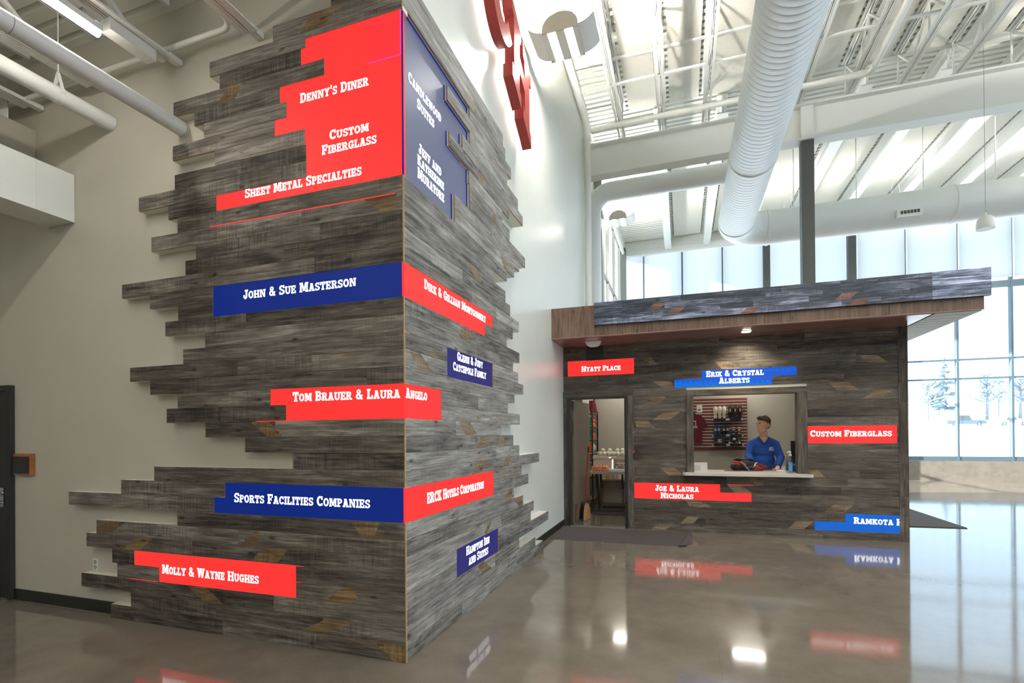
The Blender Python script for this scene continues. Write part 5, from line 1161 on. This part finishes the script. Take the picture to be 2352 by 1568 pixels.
def hand(w, d, side, curl):
    """palm, four bent fingers of unequal length and a thumb leaving the side of the palm"""
    w, d = Vector(w), Vector(d).normalized(); s = Vector(side).normalized(); n = d.cross(s); out = []
    pl = w+d*.075
    for i, (o, L) in enumerate(((-.027, .068), (-.009, .078), (.010, .074), (.027, .058))):
        k = pl+s*o; out.append(([tuple(w+s*o*.5), tuple(k)], [.016, .0125]))
        p1 = k+d*L*.45+n*curl*L*.25; p2 = p1+d*L*.25+n*curl*L*.45
        out.append(([tuple(k), tuple(p1), tuple(p2)], [.0105, .0095, .008]))
    t0 = w+d*.02-s*.022; t1 = t0+d*.035-s*.022+n*curl*.012; out.append(([tuple(t0), tuple(t1), tuple(t1+d*.028+n*curl*.015)], [.013, .011, .009]))
    return out
body_caps += hand(Lwr, (.18, -.75, -.55), (.9, .25, -.1), 1)+hand(Rwr, (-.45, -.75, -.42), (-.8, .5, 0), -1)
hb = [(HP(-.012, 0, .035), .098, (1, 1, 1.04)), (HP(.028, 0, -.03), .074, (1, 1, 1.18)), (HP(.052, 0, -.098), .042, (1, 1, .8)), (HP(.075, 0, -.108), .022, (1, 1, .9)),
      (HP(.035, .045, -.06), .035, (1, 1, 1.2)), (HP(.035, -.045, -.06), .035, (1, 1, 1.2)), (HP(.062, .036, -.012), .026, (1, 1, .9)), (HP(.062, -.036, -.012), .026, (1, 1, .9)),
      (HP(.084, 0, .043), .022, (1, 1, .7)), (HP(.072, .03, .040), .022, (1, 1, .6)), (HP(.072, -.03, .040), .022, (1, 1, .6))]
nose = [([HP(.088, 0, .022), HP(.104, 0, -.012), HP(.112, 0, -.030)], [.010, .013, .015]), ([HP(.098, -.012, -.034), HP(.098, .012, -.034)], [.010, .010]),
        ([HP(.090, -.018, -.066), HP(.098, 0, -.064), HP(.090, .018, -.066)], [.007, .009, .007]), ([HP(.090, -.016, -.077), HP(.096, 0, -.078), HP(.090, .016, -.077)], [.007, .009, .007])]
for sg in (-1, 1): nose.append(([HP(-.022, sg*.092, .018), HP(-.030, sg*.101, .0), HP(-.016, sg*.092, -.028)], [.012, .015, .009]))
body = grown('body', body_caps+nose, hb, m_skin, man, .0065, 4)
m_eye = mat('eye', rgb(40, 34, 30), .25); m_eyew = mat('eye_white', rgb(206, 200, 194), .3)
for sg in (-1, 1):
    e = MB().ball(HP(.0775, sg*.032, .010), .0125, 12).build('eye', m_eyew, man, 60); MB().ball(HP(.0865, sg*.031, .010), .006, 10).build('iris', m_eye, e, 60)
    MB().tube([HP(.095, sg*.014, .037), HP(.098, sg*.030, .044), HP(.083, sg*.05, .036)], [.004, .005, .003], 8).build('eyebrow', m_hair, man, 60)
MB().tube([HP(.0985, -.018, -.0715), HP(.1045, 0, -.0712), HP(.0985, .018, -.0715)], .0022, 6).build('mouth_line', mat('lip', rgb(150, 88, 78), .5), man)
hh = [(HP(-.030, 0, .066), .102, (1, 1, .98)), (HP(-.055, 0, .02), .078, (1, 1.02, 1.1)), (HP(.040, .0, .135), .040, (1, 1.3, .8)), (HP(.060, .025, .128), .028, (1, 1, .7)), (HP(.058, -.028, .124), .028, (1, 1, .7)), (HP(.075, .004, .124), .020, (1, 1, .7)), (HP(.02, .03, .140), .035, (1, 1, .6)), (HP(-.02, -.03, .146), .038, (1, 1, .6)),
      (HP(-.008, .076, .045), .026, (1, .7, 1.3)), (HP(-.008, -.076, .045), .026, (1, .7, 1.3))]
grown('hair', [([HP(.0, .084, .05), HP(-.002, .088, .01)], [.014, .008]), ([HP(.0, -.084, .05), HP(-.002, -.088, .01)], [.014, .008])], hh, m_hair, man, .008, 3)
# trim the fringe line: a face mask of skin sits proud of the hair below the hairline
# pullover with V neck, raglan sleeves ending at the wrists
tc = [([(1.10, 9.12, 1.335), (1.40, 9.13, 1.335)], [.062, .062]), ([(1.19, 9.11, 1.395), (1.31, 9.12, 1.395)], [.05, .05]), ([(1.10, 9.11, 1.335), (1.19, 9.11, 1.40)], [.06, .045]), ([(1.31, 9.12, 1.40), (1.40, 9.12, 1.335)], [.045, .06]),
      ([(1.075, 9.11, 1.315), Lel, (1.04, 8.83, 1.04)], [.070, .062, .048]), ([(1.42, 9.12, 1.315), Rel, (1.418, 8.84, .972)], [.070, .062, .048])]
tb = [((1.25, 9.12, 1.22), .19, (.98, .62, .85)), ((1.25, 9.13, 1.05), .178, (.97, .66, .95)), ((1.25, 9.14, .96), .178, (1.0, .68, .4)), ((1.25, 9.10, 1.30), .165, (1.05, .62, .55))]
pull = grown('pullover', tc, tb, m_pull, man, .010, 5)
b = MB(); b.tube([(1.168, 9.02, 1.425), (1.205, 8.985, 1.375), (1.243, 8.975, 1.318), (1.285, 8.985, 1.375), (1.318, 9.03, 1.425), (1.30, 9.15, 1.445), (1.19, 9.15, 1.445), (1.168, 9.02, 1.425)], .013, 8); b.build('collar', mat('blue_collar', rgb(30, 70, 146), .8), pull, 60)
b = MB(); b.prism([(-.062, .105), (.058, .105), (.002, 0)], (1.243, 8.995, 1.327), X3, Z3, Y3*.03); b.build('open_neck', m_skin, man)
q = MB(); logo(q, 1.345, 8.985, 1.215, .055); q.build('logo', m_logo, pull, fixn=False)
for w, e, r in (((1.04, 8.83, 1.04), (1.048, 8.80, 1.03), .046), ((1.418, 8.84, .972), (1.409, 8.81, .962), .046)): MB().tube([w, e], r, 16).build('cuff', m_pull, pull, 50)
grown('trousers', [([(1.17, 9.16, .93), (1.165, 9.14, .50), (1.16, 9.18, .10)], [.105, .085, .07]), ([(1.34, 9.16, .93), (1.345, 9.14, .50), (1.35, 9.18, .10)], [.105, .085, .07])], [((1.25, 9.15, .92), .16, (1, .7, .5))], mat('khaki_cotton', rgb(120, 106, 86), .85), man, .014, 4)
grown('shoes', [([(1.16, 9.2, .05), (1.14, 9.0, .045)], [.05, .045]), ([(1.35, 9.2, .05), (1.37, 9.0, .045)], [.05, .045])], [], m_black, man, .012, 3)
# the maroon garment in his hand
t = thing('folded_cloth', (1.12, 8.72, CT), 'maroon cloth with a white edge held in the hand of the man', 'cloth')
o = grown('cloth_body', [([(1.06, 8.70, .99), (1.07, 8.66, .93)], [.028, .036]), ([(1.08, 8.72, 1.015), (1.15, 8.70, .99), (1.23, 8.70, .955)], [.022, .036, .014]), ([(1.10, 8.68, .94), (1.17, 8.68, .935)], [.034, .028]), ([(1.15, 8.70, .985), (1.22, 8.71, .975), (1.26, 8.70, .968)], [.02, .016, .006])],
          [((1.10, 8.68, .95), .05, (1.1, .6, .7))], m_mar, t, .008, 3)
MB().tube([(1.035, 8.665, .945), (1.055, 8.665, .985), (1.075, 8.685, 1.025), (1.10, 8.70, 1.035)], .0075, 8).build('white_edge', m_logo, t, 60)

# ================================================================== outside
b = MB(); nx, ny = 40, 36; rng = random.Random(3)
def gz(x, y): return -.02+max(0, min(y, 112)-21)*.028+max(0, y-112)*.14+.05*math.sin(x*.21+y*.13)*min(1, max(0, (y-21)/8))
for j in range(ny+1):
    for i in range(nx+1):
        x = -70+i*6.0; y = 19.26+(j/ny)**1.6*132; b.v.append((x, y, gz(x, y)))
for j in range(ny):
    for i in range(nx):
        k = j*(nx+1)+i; b.f.append((k, k+1, k+nx+2, k+nx+1)); b.m.append(0); b.t.append(.5)
o = b.build('ground_snow', m_snow, None, 80); o['kind'] = 'structure'
b = MB(); b.box(15.3, 80, -30, 19.2, -.25, -.05); o = b.build('ground_snow', m_snow); o['kind'] = 'structure'
def tree(x, y, h, label, kind, seed):
    r = random.Random(seed); z = gz(x, y)-.1
    t = thing('bare_tree' if kind else 'evergreen_tree', (x, y, z), label, 'tree')
    if kind:
        MB().tube([(x, y, z), (x+.1, y, z+h*.35), (x+.05, y, z+h*.8)], [.28, .2, .05], 8).build('trunk', m_washed, t, 60)
        b = MB()
        for i in range(70):
            a = r.uniform(0, 2*PI); hh_ = r.uniform(.3, .8)*h; L = r.uniform(.2, .36)*h*(1.1-hh_/h*.6)
            p = Vector((x+.06, y, z+hh_)); d = Vector((math.cos(a), math.sin(a), r.uniform(.5, 1.1))).normalized()
            q = p+d*L; b.tube([p, p+d*L*.5+Vector((0, 0, -.05*L)), q], [.08, .05, .02], 5)
            for j in range(4):
                d2 = (d+Vector((r.uniform(-.8, .8), r.uniform(-.8, .8), r.uniform(-.2, .6)))).normalized(); s = p+d*L*r.uniform(.4, .95); b.tube([s, s+d2*L*.4], [.035, .012], 4)
        b.build('branches', m_washed, t)
    else:
        MB().tube([(x, y, z), (x, y, z+h)], [.16, .03], 8).build('trunk', m_washed, t, 60)
        b = MB()
        for i in range(120):
            u = r.uniform(.12, 1)**.8; a = r.uniform(0, 2*PI); L = (1.04-u)*h*.34*r.uniform(.6, 1.1); p = Vector((x, y, z+u*h)); d = Vector((math.cos(a), math.sin(a), -.12))
            b.tube([p, p+d*L*.6, p+d*L+Vector((0, 0, .05*L))], [.12, .22, .03], 5)
        b.build('needles', m_washedg, t)
for x, y, h, lab, k in ((47.6, 118, 12.5, 'haze-washed evergreen tree standing beyond the window', 0), (45.2, 119, 9.5, 'bare haze-washed tree beside the evergreen beyond the window', 1), (55.0, 120, 10.5, 'bare haze-washed tree behind the parked car', 1), (58.5, 124, 9, 'bare haze-washed tree right of the parked car', 1), (41.0, 124, 6.5, 'low bare haze-washed tree far beyond the window, nearest the kiosk', 1), (50.5, 128, 8.5, 'bare haze-washed tree far behind the parked truck', 1), (61.0, 122, 9.5, 'bare haze-washed tree at the picture edge beyond the window', 1)):
    tree(x, y, h, lab, k, int(x*7))
def vehicle(x, y, L, hgt, label, name, dark):
    z = gz(x, y); t = thing(name, (x, y, z), label, 'car')
    m1 = mat(name+'_paint', rgb(84, 98, 108) if dark else rgb(150, 158, 166), .4)
    b = MB()
    pr = [(-L/2, .35), (L/2, .35), (L/2, .8), (L/2-.5, .95), (L*.14, 1.0), (L*.05, hgt), (-L*.22, hgt), (-L*.27, 1.02), (-L/2, 1.0)] if dark else [(-L/2, .32), (L/2, .32), (L/2, .72), (L*.24, .9), (L*.06, hgt), (-L*.28, hgt), (-L*.45, .92), (-L/2, .85)]
    b.prism(pr, (x, y, z), X3, Z3, Y3*1.8); b.build('car_body', m1, t)
    MB().prism([(L*.10, 1.0), (L*.045, hgt-.08), (-L*.20, hgt-.08), (-L*.24, 1.0)], (x, y-.01, z), X3, Z3, Y3*.012).build('side_window', m_dark, t)
    for dx in (-L*.31, L*.31):
        w = MB().lathe([(.34, 0), (.34, .2)], (x+dx, y-.02, z+.34), 18, axis='y').build('wheel', m_dark, t, 40)
        MB().lathe([(.2, 0), (.2, .02)], (x+dx, y-.035, z+.34), 14, axis='y').build('hub', m_chrome, w, 40)
vehicle(47.6, 110, 5.6, 1.9, 'grey pickup truck parked on the snow beyond the window', 'pickup_truck', 1)
vehicle(52.2, 106, 4.2, 1.5, 'pale snow covered car parked in front of the truck', 'parked_car', 0)
